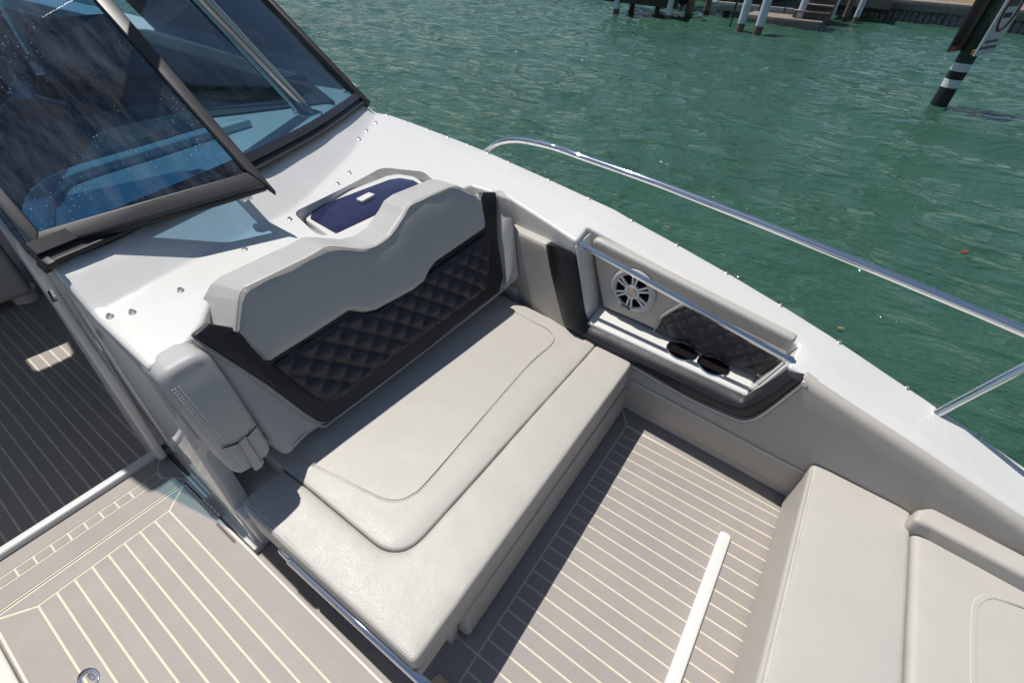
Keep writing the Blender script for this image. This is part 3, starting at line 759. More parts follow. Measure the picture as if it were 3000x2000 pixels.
for q, s in ((g0, 1), (g1, -1)): keep(tube('bar_end', [q-dg*.012*s, q+dg*.008*s], .018, CHROME, None, 20), gb)

# ---- deck hatch window in its recess
rc = empty('deck_hatch', (-1.6, 1.1, .82)); keep(rc, boat); tag(rc, 'dark tinted deck hatch in a moulded white recess behind the bench')
hc = np.mean(np.array(hz), 0)
rf = Fr((0, 0, 0), (1, 0, 0), (0, 1, 0)); zh = float(np.mean([deckz(*q) for q in hz[:4]]))
hole_zoom = [tuple(hc+(np.array(q)-hc)*1.05) for q in hole]
keep(pad('recess_floor', hole_zoom, FZ(zh-.055), .004, .02, GEL, None, grid=.1), rc)
fpx = [(893,640),(903,612),(925,596),(1130,514),(1168,508),(1215,516),(1312,570),(1180,660),(1045,730),(980,702)]
ffr = rnd([(min(q[0], -1.445), q[1]) for q in (Zp(x, y, zh-.016) for x, y in fpx)], .04)
lpx = [(908,640),(915,618),(938,602),(1140,526),(1172,521),(1212,528),(1297,572),(1180,650),(1045,716),(1018,699)]
lfr = rnd([(min(q[0], -1.465), q[1]) for q in (Zp(x, y, zh-.014) for x, y in lpx)], .035)
keep(pad('frame', ffr, FZ(zh-.016), .010, .045, GEL, None, grid=.1, step=.05), rc)
keep(pad('lens', lfr, FZ(zh-.0135), .002, .004, LENS, None, grid=.1, step=.05), rc)
hp = [tuple(Zp(x, y, zh)[:2]) for x, y in [(1042,580),(1080,561),(1099,567),(1060,588)]]
keep(pad('handle', rnd(hp, .008), FZ(zh-.002), .003, .012, WPL, None, grid=.03, step=.02), rc)

# ---- snap fasteners
SN = SNAP_OUT + [(322,927),(388,915),(529,851),(717,730),(849,643),(990,540),(1024,508),(1052,408),(1074,384),(1101,361)]
SPR = [(.0085, 0), (.0085, .0012), (.0062, .0022), (.0056, .0026), (.0056, .0062), (.0047, .0072), (.0036, .0072), (.0030, .0050), (.0001, .0050)]
sn0 = lathe('snap_fastener', [(r*1.15, h*1.2) for r, h in SPR], Fr((0, 0, 0), (1, 0, 0), (0, 1, 0)), STEEL, boat, 16)
for i, (x, y) in enumerate(SN):
    o = sn0 if i == 0 else sn0.copy()
    if i: COL.objects.link(o); o.parent = boat
    o.location = RD(x, y) + np.array([0, 0, .0006])

# ---- bow rail
rl = empty('bow_rail', (0, 1.95, .6)); keep(rl, boat); tag(rl, 'polished steel bow rail curving outside the side deck')
rpx = [((1405,458),2.085),((1432,438),2.09),((1462,420),2.09),((1500,412),2.085),((1545,415),2.08),((1620,432),2.07),((1700,460),2.075),((1920,537),2.025),((2200,645),1.95),((2500,765),1.875),((2800,888),1.80),((3000,972),1.745),((3300,1105),1.66)]
rpath = [Yp(x, y, Y) for (x, y), Y in rpx]
rpath = [np.array([rpath[0][0]-.06, 2.08, .70])] + rpath + [np.array([1.6, 1.35, .78]), np.array([2.2, .8, .74])]
keep(tube('top_tube', catmull(rpath, 5), .0165, CHROME, None, 18), rl)
b0, b1 = Yp(2758, 1203, 1.745), Yp(3000, 1076, 1.80)
tp = b1 + (b1-b0)*.55
keep(tube('stanchion', [b0-(b1-b0)*.25, b0, b1, tp], .0155, CHROME, None, 18), rl)

# ---- windscreen
BW_PX = [(1068,306),(1010,352),(935,405),(860,449),(770,499),(680,545),(600,583),(400,676),(250,742),(138,790)]
bw = [RD(x, y) for x, y in BW_PX]
bw = catmull(bw, 3)
uG = np.array([-.67, -.07, .47]); uG /= np.linalg.norm(uG)
nG = np.cross(bw[0]-bw[-1], uG); nG /= np.linalg.norm(nG); nG = nG if nG[0] > 0 else -nG
ws = empty('windscreen', tuple(bw[len(bw)//2])); keep(ws, boat)
def ribbon(name, A, B, off, thick, mat):
    V, F = [], []
    for a, b in zip(A, B): V += [a+off, b+off, b+off-nG*thick, a+off-nG*thick]
    for i in range(len(A)-1):
        for j in range(4): F.append((i*4+j, i*4+(j+1) % 4, (i+1)*4+(j+1) % 4, (i+1)*4+j))
    F += [(0, 1, 2, 3), tuple(len(V)-4+j for j in (3, 2, 1, 0))]
    return keep(from_py(name, V, F, mat, None, 30), ws)
Lg = 1.15
ribbon('glass', [q+uG*.05 for q in bw], [q+uG*Lg for q in bw], nG*.012, .006, GLW)
ribbon('bottom_frame', [q+uG*.035 for q in bw], [q+uG*.075 for q in bw], nG*.028, .035, BLKM)
ribbon('gasket', [q+uG*.002 for q in bw], [q+uG*.036 for q in bw], nG*.018, .04, RUB)
keep(tube('bead', [q+nG*.018+uG*.002 for q in bw], .009, RUB, None, 8), ws)
e0 = bw[0]
keep(hexa('corner_post', [e0+nG*.045+uG*-.03, e0+nG*.045+np.array([.0, -.035, 0])+uG*-.01, e0-nG*.02+np.array([0, -.035, 0])+uG*-.01, e0-nG*.02-uG*.03],
               [q+uG*(Lg+.05) for q in (e0+nG*.045, e0+nG*.045+np.array([0, -.035, 0]), e0-nG*.02+np.array([0, -.035, 0]), e0-nG*.02)], GREYM, None, .006), ws)
keep(tube('bolt', [e0+uG*.11+np.array([-.0, -.06, 0])+nG*.012, e0+uG*.11+np.array([0, -.06, 0])+nG*.026], .011, CHROME, None, 14), ws)
# side glass running aft from the corner post, near black to paint cockpit shade
sg = [e0, e0+np.array([-2.6, .16, -.04])]
keep(from_py('side_glass', [sg[0], sg[1], sg[1]+uG*1.3, sg[0]+uG*Lg], [(0, 1, 2, 3)], glass('side_glass_shade', (.02, .035, .06)), None), ws)

# ---- centre pane, folded open over the port windscreen
op = empty('opening_pane', (-1.7, .5, 1.0)); keep(op, boat); tag(op, 'salt spotted tinted centre windscreen pane folded open over the port side')
OBL, OBR = Zp(104, 731, .992), Zp(806, 556, .985)
uP = uG
FPn = Fr(OBL, OBR-OBL, uP)                                      # u along its lower edge, v up the glass
def pbar(name, px, d0, d1, mat, r=.004):
    q = FPn.uvs(px, d1); return keep(pad(name, q, FPn, r, d1-d0, mat, None, hf=lambda u, v, d: d1, grid=.3, step=.3, seg=3), op)
keep(from_py('glass', [FPn.P(*FPn.uv(x, y)) for x, y in [(90,700),(740,520),(250,-40),(-600,-40),(-300,330)]], [(0, 1, 2, 3, 4)], GLP, None), op)
pbar('lower_bar', [(104,731),(110,677),(722,504),(782,537)], -.012, .010, GREYM)
pbar('side_bar', [(722,500),(808,560),(322,-10),(268,-14)], -.014, .014, GREYM)
pbar('hinge_bar', [(112,675),(104,733),(-120,466),(-150,366)], -.012, .010, GREYM)
keep(tube('seal', [FPn.P(*FPn.uv(x, y, -.02), -.02) for x, y in [(104,748),(400,655),(640,590),(775,548)]], .014, RUB, None, 10), op)
keep(tube('seal', [FPn.P(*FPn.uv(x, y, .006), .006) for x, y in [(268,-14),(719,499)]], .005, RUB, None, 8), op)
hbp = [FPn.P(*FPn.uv(x, y, -.006), -.006) for x, y in [(-60,545),(92,742)]]
for i in range(9):
    a = hbp[0]+(hbp[1]-hbp[0])*i/9; b = hbp[0]+(hbp[1]-hbp[0])*(i+.9)/9; keep(tube('hinge_knuckle', [a, b], .008, BLKM, None, 10), op)
kc = Zp(718, 575, .955); keep(lathe('knob', [(.006, .03), (.008, .02), (.02, .012), (.024, .004), (.024, -.008), (.018, -.014), (.0001, -.014)], Fr(kc, (1, 0, 0), (0, 1, 0)), CHROME, None, 24), op)
pf = [Zp(90, 750, .968), Zp(150, 793, .962), Zp(176, 780, .965), Zp(120, 742, .97)]
keep(hexa('pane_foot', pf, [q+np.array([0, 0, .018]) for q in pf], RUB, None, .003), op)
# ---- behind the windscreen: dash moulding, strut, helm
dl = catmull([Zp(x, y, .975) for x, y in [(112,690),(108,640),(118,585),(160,535),(250,498),(420,447),(610,388),(720,355)]], 5)
Ld, Rd = [], []
for i, q in enumerate(dl):
    t = dl[min(len(dl)-1, i+1)]-dl[max(0, i-1)]; t /= np.linalg.norm(t); m = np.array([-t[1], t[0]])
    Ld.append((q[0]+m[0]*.036, q[1]+m[1]*.036)); Rd.append((q[0]-m[0]*.036, q[1]-m[1]*.036))
pad('dash_lip', Ld+Rd[::-1], FZ(.990), .012, .06, GEL, boat, grid=.05, step=.03)
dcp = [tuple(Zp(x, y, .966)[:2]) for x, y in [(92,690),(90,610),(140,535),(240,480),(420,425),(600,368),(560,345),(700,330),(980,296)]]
pad('dash_shade_sheet', dcp + [(-3.02, 2.0), (-3.02, .30), (-2.3, .24)], FZ(.966), .004, .02, VIND, boat, grid=.15, step=.1)  # dark sheet standing in for the hardtop's shade across the dash
hexa('dash_shelf', [(-2.62, .28, .80), (-2.62, 1.82, .80), (-3.0, 2.05, .80), (-3.0, .32, .80)], [(-2.62, .28, .90), (-2.62, 1.82, .90), (-3.0, 2.05, .91), (-3.0, .32, .91)], INT, boat, .01)
box('dash_console', (-3.02, .30, -.25), (-2.66, 2.05, .82), INT, boat, .02)
s0_, s1_ = Zp(905, 338, .945), Zp(588, 0, 1.45)
stp = s1_+(s1_-s0_)*((2.12-s1_[2])/(s1_[2]-s0_[2]))
STRUT = simple('strut_metal', (.30, .31, .33), .18, 1)
stt = empty('hardtop_strut', tuple(s0_)); keep(stt, boat)
keep(tube('strut_tube', [s0_, s1_, stp], .036, STRUT, None, 20), stt)
keep(pad('strut_foot', rnd([(s0_[0]-.07, s0_[1]-.05), (s0_[0]+.06, s0_[1]-.06), (s0_[0]+.06, s0_[1]+.05), (s0_[0]-.07, s0_[1]+.05)], .02), FZ(.962), .003, .012, CHROME, None, grid=.1), stt)
s2a, s2b = Zp(860, 300, .97), Zp(560, 0, 1.40)
keep(tube('brace_tube', [s0_+np.array([-.04, -.05, .01]), s2a, s2b, s2b+(s2b-s2a)*1.2], .014, CHROME, None, 12), stt)
ht = pad('hardtop', rnd([(-2.9, -2.2), (-2.95, .10), (-2.60, .14), (-2.60, .42), (-3.28, .8), (-3.3, 1.2), (-3.05, 1.9), (-6.6, 1.95), (-6.6, -2.3)], [.25, 0, .03, .03, .1, .1, .2, .2, .2]), FZ(2.16), .03, .07, GEL, boat, grid=.4, step=.2, back=False, holes=[rnd([(-4.78, .17), (-4.26, .15), (-4.26, .33), (-4.78, .40)], .04)])  # front bump and roof opening added to shape walkway shade and a sun patch
# helm seat module on the left edge
hs = empty('captain_chair', tuple(Zp(60, 880, ZH)), 'off white helm seat module standing on the shaded deck, cut by the left edge', 'seat')
b1_ = Zp(95, 862, ZH+.06); b0_ = Zp(12, 880, ZH+.06)
keep(hexa('seat_body', [(b1_[0]+.02, b1_[1]+.02, ZH+.06), (b1_[0]-.75, b1_[1]+.02, ZH+.06), (b0_[0]-.75, b0_[1]-.5, ZH+.06), (b0_[0]+.02, b0_[1]-.5, ZH+.06)],
               [(b1_[0]+.10, b1_[1]+.05, .72), (b1_[0]-.8, b1_[1]+.05, .72), (b0_[0]-.8, b0_[1]-.55, .72), (b0_[0]+.10, b0_[1]-.55, .72)], INTW, None, .05, 4), hs)
keep(lathe('pedestal', [(.075, 0), (.075, .07), (.0001, .07)], Fr(Zp(82, 873, ZH), (1, 0, 0), (0, 1, 0)), INTW, None, 24), hs)
keep(pad('seat_cushion', rnd([(b1_[0]+.12, b1_[1]+.06), (b1_[0]-.8, b1_[1]+.06), (b0_[0]-.8, b0_[1]-.55), (b0_[0]+.12, b0_[1]-.55)], .06), FZ(.84), .04, .12, VIND, None, grid=.2, step=.1), hs)
sw = Zp(66, 268, 1.02); SWF = Fr(sw, (.3, 1, 0), (-.5, .0, .85))
wh = empty('steering_wheel', tuple(sw)); keep(wh, boat)
keep(tube('wheel_rim', [SWF.P(.17*math.cos(t), .17*math.sin(t)) for t in np.linspace(0, 2*math.pi, 36, endpoint=False)], .015, DARKPL, None, 10, True), wh)
keep(lathe('wheel_hub', [(.05, -.04), (.05, 0), (.04, .012), (.0001, .015)], SWF, STEEL, None, 20), wh)
for t in (90, 210, 330):
    t = math.radians(t); keep(tube('wheel_spoke', [SWF.P(.04*math.cos(t), .04*math.sin(t)), SWF.P(.165*math.cos(t), .165*math.sin(t))], .009, STEEL, None, 8), wh)
hb = empty('added_helm_bench', (-4.3, 1.0, ZH)); keep(hb, boat)  # dark bench added to darken the view through the windscreen
keep(box('bench_base', (-4.75, .50, ZH), (-4.0, 1.75, .30), INT, None, .03, 3), hb)
keep(pad('bench_seat', rnd([(-4.75, .48), (-3.92, .48), (-3.92, 1.77), (-4.75, 1.77)], .06), FZ(.44), .04, .13, VIND, None, grid=.2, step=.08), hb)
for y0 in (.50, 1.15): keep(pad('bench_back', rnd([(0, .0), (.60, .0), (.58, .72), (.02, .72)], .08), Fr((-4.62, y0, .44), (0, 1, 0), (-.15, 0, 1)), .04, .12, VIND, None, grid=.2, step=.06), hb)
box('cockpit_side', (-8.4, 1.98, ZH), (-2.7, 2.06, .86), INT, boat, .01)
ab = empty('added_aft_bench', (-7.6, .2, ZH)); keep(ab, boat)  # another dark bench, added to block bright water seen through the glass
keep(box('bench_base', (-8.3, -1.6, ZH), (-7.4, 1.9, .25), INT, None, .03), ab)
keep(pad('bench_seat', rnd([(-8.3, -1.6), (-7.3, -1.6), (-7.3, 1.9), (-8.3, 1.9)], .06), FZ(.38), .04, .12, VIND, None, grid=.4, step=.2), ab)
keep(pad('bench_back', rnd([(-1.6, 0), (1.9, 0), (1.9, .55), (-1.6, .55)], .06), Fr((-8.1, 0, .38), (0, 1, 0), (-.15, 0, 1)), .04, .12, VIND, None, grid=.4, step=.2), ab)
# starboard console across the walkway
hexa('starboard_console', [(-1.86, -.60, -.25), (-.62, -.60, 0), (-.62, -1.7, 0), (-1.86, -1.7, -.25)], [(-1.70, -.66, .93), (-1.18, -.66, .80), (-1.18, -1.7, .80), (-1.70, -1.7, .93)], GLOSSW, boat, .01)

# ================================================================== BENCH SEAT
ZB = .33
bench = empty('bench_cushion', tuple(Zp(1250, 1350, ZB-.13)), 'long beige vinyl bench cushion with an L shaped bolster, in front of the quilted backrest', 'seat cushion')
FB_ = FZ(ZB)
ub = lambda pts: [tuple(Zp(x, y, ZB)[:2]) for x, y in pts]
inner_px = [(790,1338),(817,1361),(904,1427),(1169,1647),(1572,1199),(1745,1008)]
ii = ub(inner_px); ii = [(-1.22, ii[0][1])] + ii[1:] + [(ii[-1][0], 1.545), (-1.22, 1.57)]
pil = lambda amp, w: (lambda u, v, d: -amp*math.exp(-d/w))
wr = lambda u, v: .0018*math.sin(9*u+3*v)*math.sin(5*v-2*u)+.0007*math.sin(23*u-11*v+1)*math.sin(17*v+5*u)
pk_ = lambda u, v, d: .0013*math.exp(-d/.028)*math.sin(52*(u-v)+3*math.sin(9*u))
keep(pad('seat_pad', rnd(ii, [0, 0, 0, .11, 0, .01, .01, 0], 10), FB_, .010, .12, VIN, None, hf=lambda u, v, d:   .003-.010*math.exp(-d/.02)+wr(u, v)+pk_(u, v, d), grid=.024), bench)
oi = ub([(696,1471),(1212,1946),(1857,1057)])
bol = [(-1.16, ii[1][1]-.004), (oi[0][0], oi[0][1]), (oi[1][0], oi[1][1]), (oi[2][0], oi[2][1]), (ii[5][0]+.003, 1.535)] + [(p[0]+.002, p[1]-.002) for p in reversed(ii[1:6])]
bol = [(oi[0][0], ii[1][1]-.004)] + bol[1:]
keep(pad('bolster', rnd(bol, [.01, .045, .02, .04, .02, .01, 0, .11, 0, 0], 10), FB_, .013, .13, VIN, None, hf=lambda u, v, d: -.006*math.exp(-d/.016)+wr(v, u)+pk_(u, -v, d), grid=.024), bench)
sst = catmull([Zp(x, y, ZB+.004) for x, y in [(853,1330),(953,1375),(1060,1428),(1120,1456),(1165,1462),(1205,1447),(1250,1408),(1400,1235),(1545,1070),(1612,1010),(1622,985),(1600,960),(1560,940),(1470,890)]], 8)
keep(tube('seam', [q-np.array([0, 0, .0005]) for q in sst], .0022, VIN, None, 6), bench)
keep(stitches('stitching', [q+np.array([.006, -.006, 0]) for q in sst], (0, 0, 1), STITD, None, .010, .005, .0014, .0006), bench)
for off, hgt in ((0.004, .0005), (.014, .0)):
    a, b = oi[0], oi[1]
    keep(stitches('stitching', [(a[0]+.03, a[1]+off+.004, ZB-.0035), (b[0]-.012, b[1]+off+.004, ZB-.0035)], (0, -.3, 1), STIT, None), bench)
# front fascia, dark gap, slide rail below
fa = empty('bench_fascia', (-.37, .9, .02)); keep(fa, boat)
yf0, yf1 = .345, 1.55
keep(hexa('fascia_pad', [(-.405, yf0, .015), (-.335, yf0, .015), (-.335, yf1, .015), (-.405, yf1, .015)], [(-.405, yf0, .155), (-.352, yf0, .165), (-.352, yf1, .165), (-.405, yf1, .155)], VIN, None, .018, 4), fa)
keep(box('gap_strip', (-.40, .42, .14), (-.366, yf1, .205), BLUE, None, .003), fa)
keep(box('fascia_end', (-.47, .30, .0), (-.37, .345, .19), GEL, None, .01), fa)
for o_ in (.007, .016): keep(stitches('stitching', [(-.345, yf0+o_, .155), (-.334, yf0+o_, .03)], (1, 0, 0), STIT, None, .008), fa)
ra, rb = Yp(850, 1640, .15), Yp(1242, 2000, .1535)
rs_ = empty('slide_rail', tuple(ra)); keep(rs_, boat)
zr = float(ra[2]); xa_, xb_ = float(ra[0]), float(rb[0])
keep(tube('rail_tube', [ra, ra*.5+rb*.5, rb, rb+[.03, .01, -.012], rb+[.045, .03, -.05], [rb[0]+.05, .19, .0]], .0125, CHROME, None, 16), rs_)
keep(box('rail_socket', (xa_-.05, .142, zr-.02), (xa_+.01, .162, zr+.02), CHROME, None, .008, 3), rs_)
keep(pad('rail_foot', rnd([(-.36, .165), (-.27, .165), (-.27, .225), (-.36, .225)], .018), FZ(.010), .004, .01, CHROME, None, grid=.1, step=.05), rs_)

# ================================================================== BACKREST
FBk = Fr((-1.08-.035, 0, .36), (.06, 1, 0), (-.41, 0, .912))
backrest = empty('backrest', (-1.15, 1.0, .36), 'grey double-hump backrest with black diamond quilted lower panel', 'backrest')
B = lambda pts, d=0.: FBk.uvs(pts, d)
def wrap(u):
    t = min(1, max(0, (.46-u)/.17)); return .078*t*t*(3-2*t)
def Bw(pts, d):                       # outline on the face that wraps forward at the walkway end
    out = []
    for x, y in pts:
        q = FBk.uv(x, y, d)
        for _ in range(8): q = FBk.uv(x, y, d+wrap(q[0]))
        out.append(q)
    return out
shell = Bw([(842,1341),(771,1270),(700,1170),(640,1085),(556,992),(608,954),(690,962),(900,780),(1100,700),(1280,600),(1412,566),(1456,560),(1488,570),(1505,637),(1523,815),(1467,862),(951,1247)], .0)
keep(pad('shell', rnd(shell, [.03, 0, 0, 0, .02, .02, 0, 0, 0, 0, 0, .02, .04, .03, .03, 0, 0]), FBk, .02, .15, VING, None, hf=lambda u, v, d: wrap(u), grid=.035), backrest)
band = Bw([(951,1244),(905,1215),(790,1130),(620,1020),(562,985),(612,947),(700,962),(800,900),(1000,800),(1240,680),(1400,600),(1416,562),(1456,562),(1461,700),(1478,810),(1465,856),(1210,1052)], .012)
keep(pad('black_band', rnd(band, [.04, 0, 0, 0, .01, .01, 0, 0, 0, 0, 0, .01, .01, 0, .02, .03, 0]), FBk, .008, .03, VIND, None, hf=lambda u, v, d: .010+wrap(u), grid=.035), backrest)
qpx = [(800,1068),(1031,915),(1106,912),(1261,800),(1427,684),(1436,690),(1437,800),(1428,848),(1180,1030),(1000,1168),(962,1182),(925,1165)]
keep(pad('quilted_panel', rnd(B(qpx, .03), [.01, 0, 0, 0, .01, .02, .0, .03, 0, .03, .03, .03]), FBk, .012, .03, FABD, None, hf=quiltf(.094, .084, .024, .020), grid=.007, step=.010, ang=80), backrest)
quilt_thread(B(qpx, .03), FBk,   .094, .084, .0202, backrest)
head = B([(687,973),(696,880),(706,850),(724,832),(899,747),(951,718),(985,716),(1060,722),(1100,713),(1140,684),(1175,632),(1190,604),(1215,585),(1320,540),(1345,538),(1400,566),(1418,578),(1430,655),(1428,668),(1284,766),(1266,790),(1250,824),(1221,848),(1112,908),(1075,916),(1031,910),(917,985),(800,1058),(785,1057)], .055)
hv_ = min(q[1] for q in head[:2])
keep(pad('headrest_pad', rnd(head, [.01, .02, .02, .02, .02, .03, .03, .03, .03, .03, .03, .02, .02, .02, .02, .02, .015, .01, .012, .02, .03, .03, .02, .03, .03, .03, .0, .01, .015]), FBk, .024, .155, VING, None, hf=lambda u, v, d: .055-.008*math.exp(-d/.03)+.0015*math.sin(7*u)+.0012*math.exp(-d/.03)*math.sin(48*u), grid=.022, step=.02, bdir=lambda u, v: (-.098, -.075*min(1, max(0, (.56-u)/.1))*min(1, max(0, (hv_+.20-v)/.20))**1.5, -.004)), backrest)
hsm = catmull([FBk.P(*FBk.uv(x, y, .05), .0515) for x, y in [(690,968),(699,876),(712,846),(734,836),(899,756),(953,726),(990,724),(1060,731),(1104,720),(1146,688),(1182,636),(1200,606),(1230,590),(1330,548),(1395,574)]], 6)
keep(tube('piping', hsm, .0022, VIN, None, 6), backrest)
keep(stitches('stitching', [q+FBk.b*-.007 for q in hsm], FBk.n, STIT, None), backrest)
keep(stitches('stitching', catmull([FBk.P(*q, .003+wrap(q[0])) for q in Bw([(558,1000),(620,1042),(760,1130),(900,1232),(945,1254)], .003)], 6), FBk.n, STIT, None), backrest)
keep(tube('piping', catmull([FBk.P(*q, .006+wrap(q[0])) for q in Bw([(558,994),(622,1035),(762,1122),(905,1225),(948,1248),(985,1225),(1210,1055),(1462,860),(1478,835),(1479,790),(1466,700),(1458,565)], .006)], 6), .0026, VINL, None, 6), backrest)
keep(stitches('stitching', catmull([FBk.P(*FBk.uv(x, y, .003), .003) for x, y in [(1466,575),(1473,690),(1486,800),(1478,845)]], 6), FBk.n, STIT, None), backrest)
wg = [FBk.P(*FBk.uv(x, y, .004), .004) for x, y in [(1455,565),(1480,560)]] + [FWa.P(*FWa.uv(x, y, .052), .052) for x, y in [(1492,578),(1507,640),(1523,815)]] + [FBk.P(*FBk.uv(x, y, .004), .004) for x, y in [(1468,862),(1478,820),(1466,700)]]
nw = len(wg); wb = [q+np.array([-.10, .03, -.02]) for q in wg]
wing = from_py('wing', wg+wb, [tuple(range(nw)), tuple(range(2*nw-1, nw-1, -1))]+[(i, (i+1) % nw, nw+(i+1) % nw, nw+i) for i in range(nw)], VING, None, 30); keep(wing, backrest)
bm = bmesh.new(); bm.from_mesh(wing.data); bmesh.ops.bevel(bm, geom=list(bm.edges), offset=.016, segments=4, affect='EDGES', profile=.5, clamp_overlap=True); bm.to_mesh(wing.data); bm.free(); smooth(wing.data, 60)
# ---- side bolster at the walkway end
sb = empty('side_bolster', tuple(FBk.P(.25, .1, 0)), 'thick grey padded end bolster with a slit and strap beside the walkway', 'bolster')
FSb = Fr((-1.05, 0, .45), (0, 1, 0), (-.2, 0, 1))
sbo = FSb.uvs([(704,1406),(810,1326)]) + [(.300, .405), (.166, .405)]
SBU = sbo
keep(pad('bolster_pad', rnd(sbo, [.045, .04, .045, .045], 7), FSb, .03, .15, VING, None, hf=lambda u, v, d: .006-.008*math.exp(-d/.05)-.03*max(0, (v-.16)/.2)**2, grid=.02, step=.02, seg=6, bdir=(-.08, 0, .0)), sb)
lx = lambda v: SBU[0][0]+(SBU[3][0]-SBU[0][0])*(v-SBU[0][1])/(SBU[3][1]-SBU[0][1])
hb_ = lambda v: .002-.03*max(0, (v-.16)/.2)**2
for o_ in (.012, .018, .027):
    keep(stitches('stitching', [FSb.P(lx(v)+o_, v, hb_(v)-.002+.06*(o_-.012)) for v in np.linspace(SBU[0][1]+.02, .36, 16)], FSb.n, STIT, None), sb)
keep(tube('slit', catmull([FSb.P(*FSb.uv(x, y, .006), .0055) for x, y in [(652,1312),(690,1300),(722,1280),(752,1247)]], 4), .0022, DARKPL, None, 6), sb)
strap = FSb.uvs([(700,1296),(722,1278),(774,1352),(768,1368),(750,1380)], .01)
keep(pad('strap', rnd(strap, .004), FSb, .002, .008, VIN, None, hf=lambda u, v, d: .010, grid=.05, step=.02), sb)
keep(stitches('stitching', [FSb.P(*FSb.uv(x, y, .011), .0105) for x, y in [(724,1285),(770,1356)]], FSb.n, STITD, None), sb)

# ================================================================== BOW SEATS
ZQ = .27
pd = [tuple(Zp(x, y, ZQ)[:2]) for x, y in [(2395,1345),(2660,1462),(2678,1500)]]
bx0, bx1 = float(Zp(2205, 2000, ZQ)[0]), float(Zp(2652, 2000, ZQ)[0])
bs = pad('bow_cushion', rnd([(bx0+.003, -.3), (bx1, -.3), (pd[2][0]-.003, pd[1][1]+.0), (bx0+.015, pd[0][1]+.05)], [0, 0, .03, .10]), FZ(ZQ), .016, .24, VINL, None, hf=lambda u, v, d: -.008*math.exp(-d/.03)+wr(u, v)+pk_(u, v, d), grid=.028)
tube('seam', [(bx0+.016, -.3, ZQ-.0045), (bx0+.022, pd[0][1]-.06, ZQ-.0045)], .0022, VIN, bs, 6)
stitches('stitching', [(bx0+.026, -.3, ZQ-.0035), (bx0+.030, pd[0][1]-.07, ZQ-.0035)], (0, 0, 1), STIT, bs)
tag(bs, 'plain pale cushion across the bow seat, nearest the floor with the white strip', 'cushion')
bw_ = box('bow_seat_base', (bx0+.03, -.6, 0), (2.0, 1.47, ZQ-.2), VIN, boat, .01)
x2 = bx1+.008
c2 = [tuple(Zp(x, y, ZQ)[:2]) for x, y in [(2690,1562),(2720,1562),(3000,1700)]]
cu2 = [(x2, -.3), (1.7, -.3), (1.7, c2[2][1]-.22), (c2[2][0], c2[2][1]), (c2[1][0], c2[1][1]), (x2, c2[1][1])]
ch2 = pad('lounge_cushion', rnd(cu2, [0, 0, 0, .05, .05, .03]), FZ(ZQ), .02, .2, VINL, None, hf=lambda u, v, d: -.006*math.exp(-d/.03)+wr(u, v)+pk_(u, v, d), grid=.028)
chr_ = empty('bow_lounge', (1.1, .8, ZQ-.2), 'pale bow lounge cushion with a stitched inner panel in the lower right corner', 'cushion')
ch2.name = 'lounge_pad'; keep(ch2, chr_)
ls = catmull([Zp(x, y, ZQ+.002) for x, y in [(2862,2060),(2860,1900),(2862,1800),(2872,1768),(2900,1752),(2935,1758),(3060,1800)]], 8)
keep(tube('seam', ls, .0018, VIN, None, 6), chr_); keep(stitches('stitching', [q+np.array([-.012, .004, 0]) for q in ls], (0, 0, 1), STIT, None), chr_)
zb2 = .33
bb_ = [tuple(Zp(x, y, zb2)[:2]) for x, y in [(2678,1520),(2690,1488),(2735,1482),(3000,1620),(3000,1672),(2735,1543)]]
e1, e2 = np.array(bb_[3]), np.array(bb_[4]); dr = np.array(bb_[3])-np.array(bb_[2]); dr /= np.linalg.norm(dr)
bb2 = bb_[:3] + [tuple(e1+dr*.8), tuple(e2+dr*.8)] + [bb_[5]]
bk = empty('lounge_backrest', (1.0, 1.4, .2), 'narrow pale bolster with a piped edge along the coaming behind the bow lounge', 'bolster')
keep(pad('bolster_pad', rnd(bb2, [.02, .03, .03, 0, 0, .03]), FZ(zb2), .016, .10, VINL, None, hf=lambda u, v, d: -.004*math.exp(-d/.02), grid=.05), bk)
keep(tube('piping', catmull([Zp(x, y, zb2-.02) for x, y in [(2745,1553),(2830,1594),(3000,1680),(3100,1730)]], 5), .002, STITD, None, 6), bk)

# ================================================================== MARINA
WHITEP = simple('pile_wrap_white', (.56, .62, .68), .45, nscale=4, amt=.12)
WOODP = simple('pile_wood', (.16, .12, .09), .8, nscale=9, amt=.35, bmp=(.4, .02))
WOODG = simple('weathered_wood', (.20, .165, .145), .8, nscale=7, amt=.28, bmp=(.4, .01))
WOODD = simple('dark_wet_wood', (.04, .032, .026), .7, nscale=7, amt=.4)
CONC = simple('concrete_cap', (.20, .175, .165), .85, nscale=6, amt=.2)
PANEL = simple('seawall_panel', (.19, .19, .185), .85, nscale=9, amt=.45)
RUST = simple('algae_rust', (.15, .11, .08), .85, nscale=20, amt=.4)
def piling(px, dia, ztop, mat, label, group='dock pilings', foot=True, lean=None):
    b = Zp(*px, WZ); e = empty('dock_piling', tuple(b), label, 'piling', group)
    F_ = Fr(b, (1, 0, 0), (0, 1, 0)); r = dia/2
    keep(lathe('shaft', [(r, .16 if foot else -.8), (r, .5), (r*.99, 1.2), (r*.98, ztop), (r*.8, ztop+.03), (.0001, ztop+.03)], F_, mat, None, 18), e)
    if foot: keep(lathe('waterline_band', [(r*.96, -.9), (r*.97, .0), (r*.985, .17)], F_, RUST if mat is WHITEP else WOODD, None, 18), e)
    return b
FRONT = ['leftmost white dock piling, holding up the dark dock platform', 'second white dock piling at the right end of the dark platform', 'left one of the two close white pilings before the low landing', 'right one of the two close white pilings before the low landing', 'white piling crossing the middle of the low landing', 'white piling beside the landing steps', 'white piling just left of the long sea wall', 'last slim white piling against the sea wall']
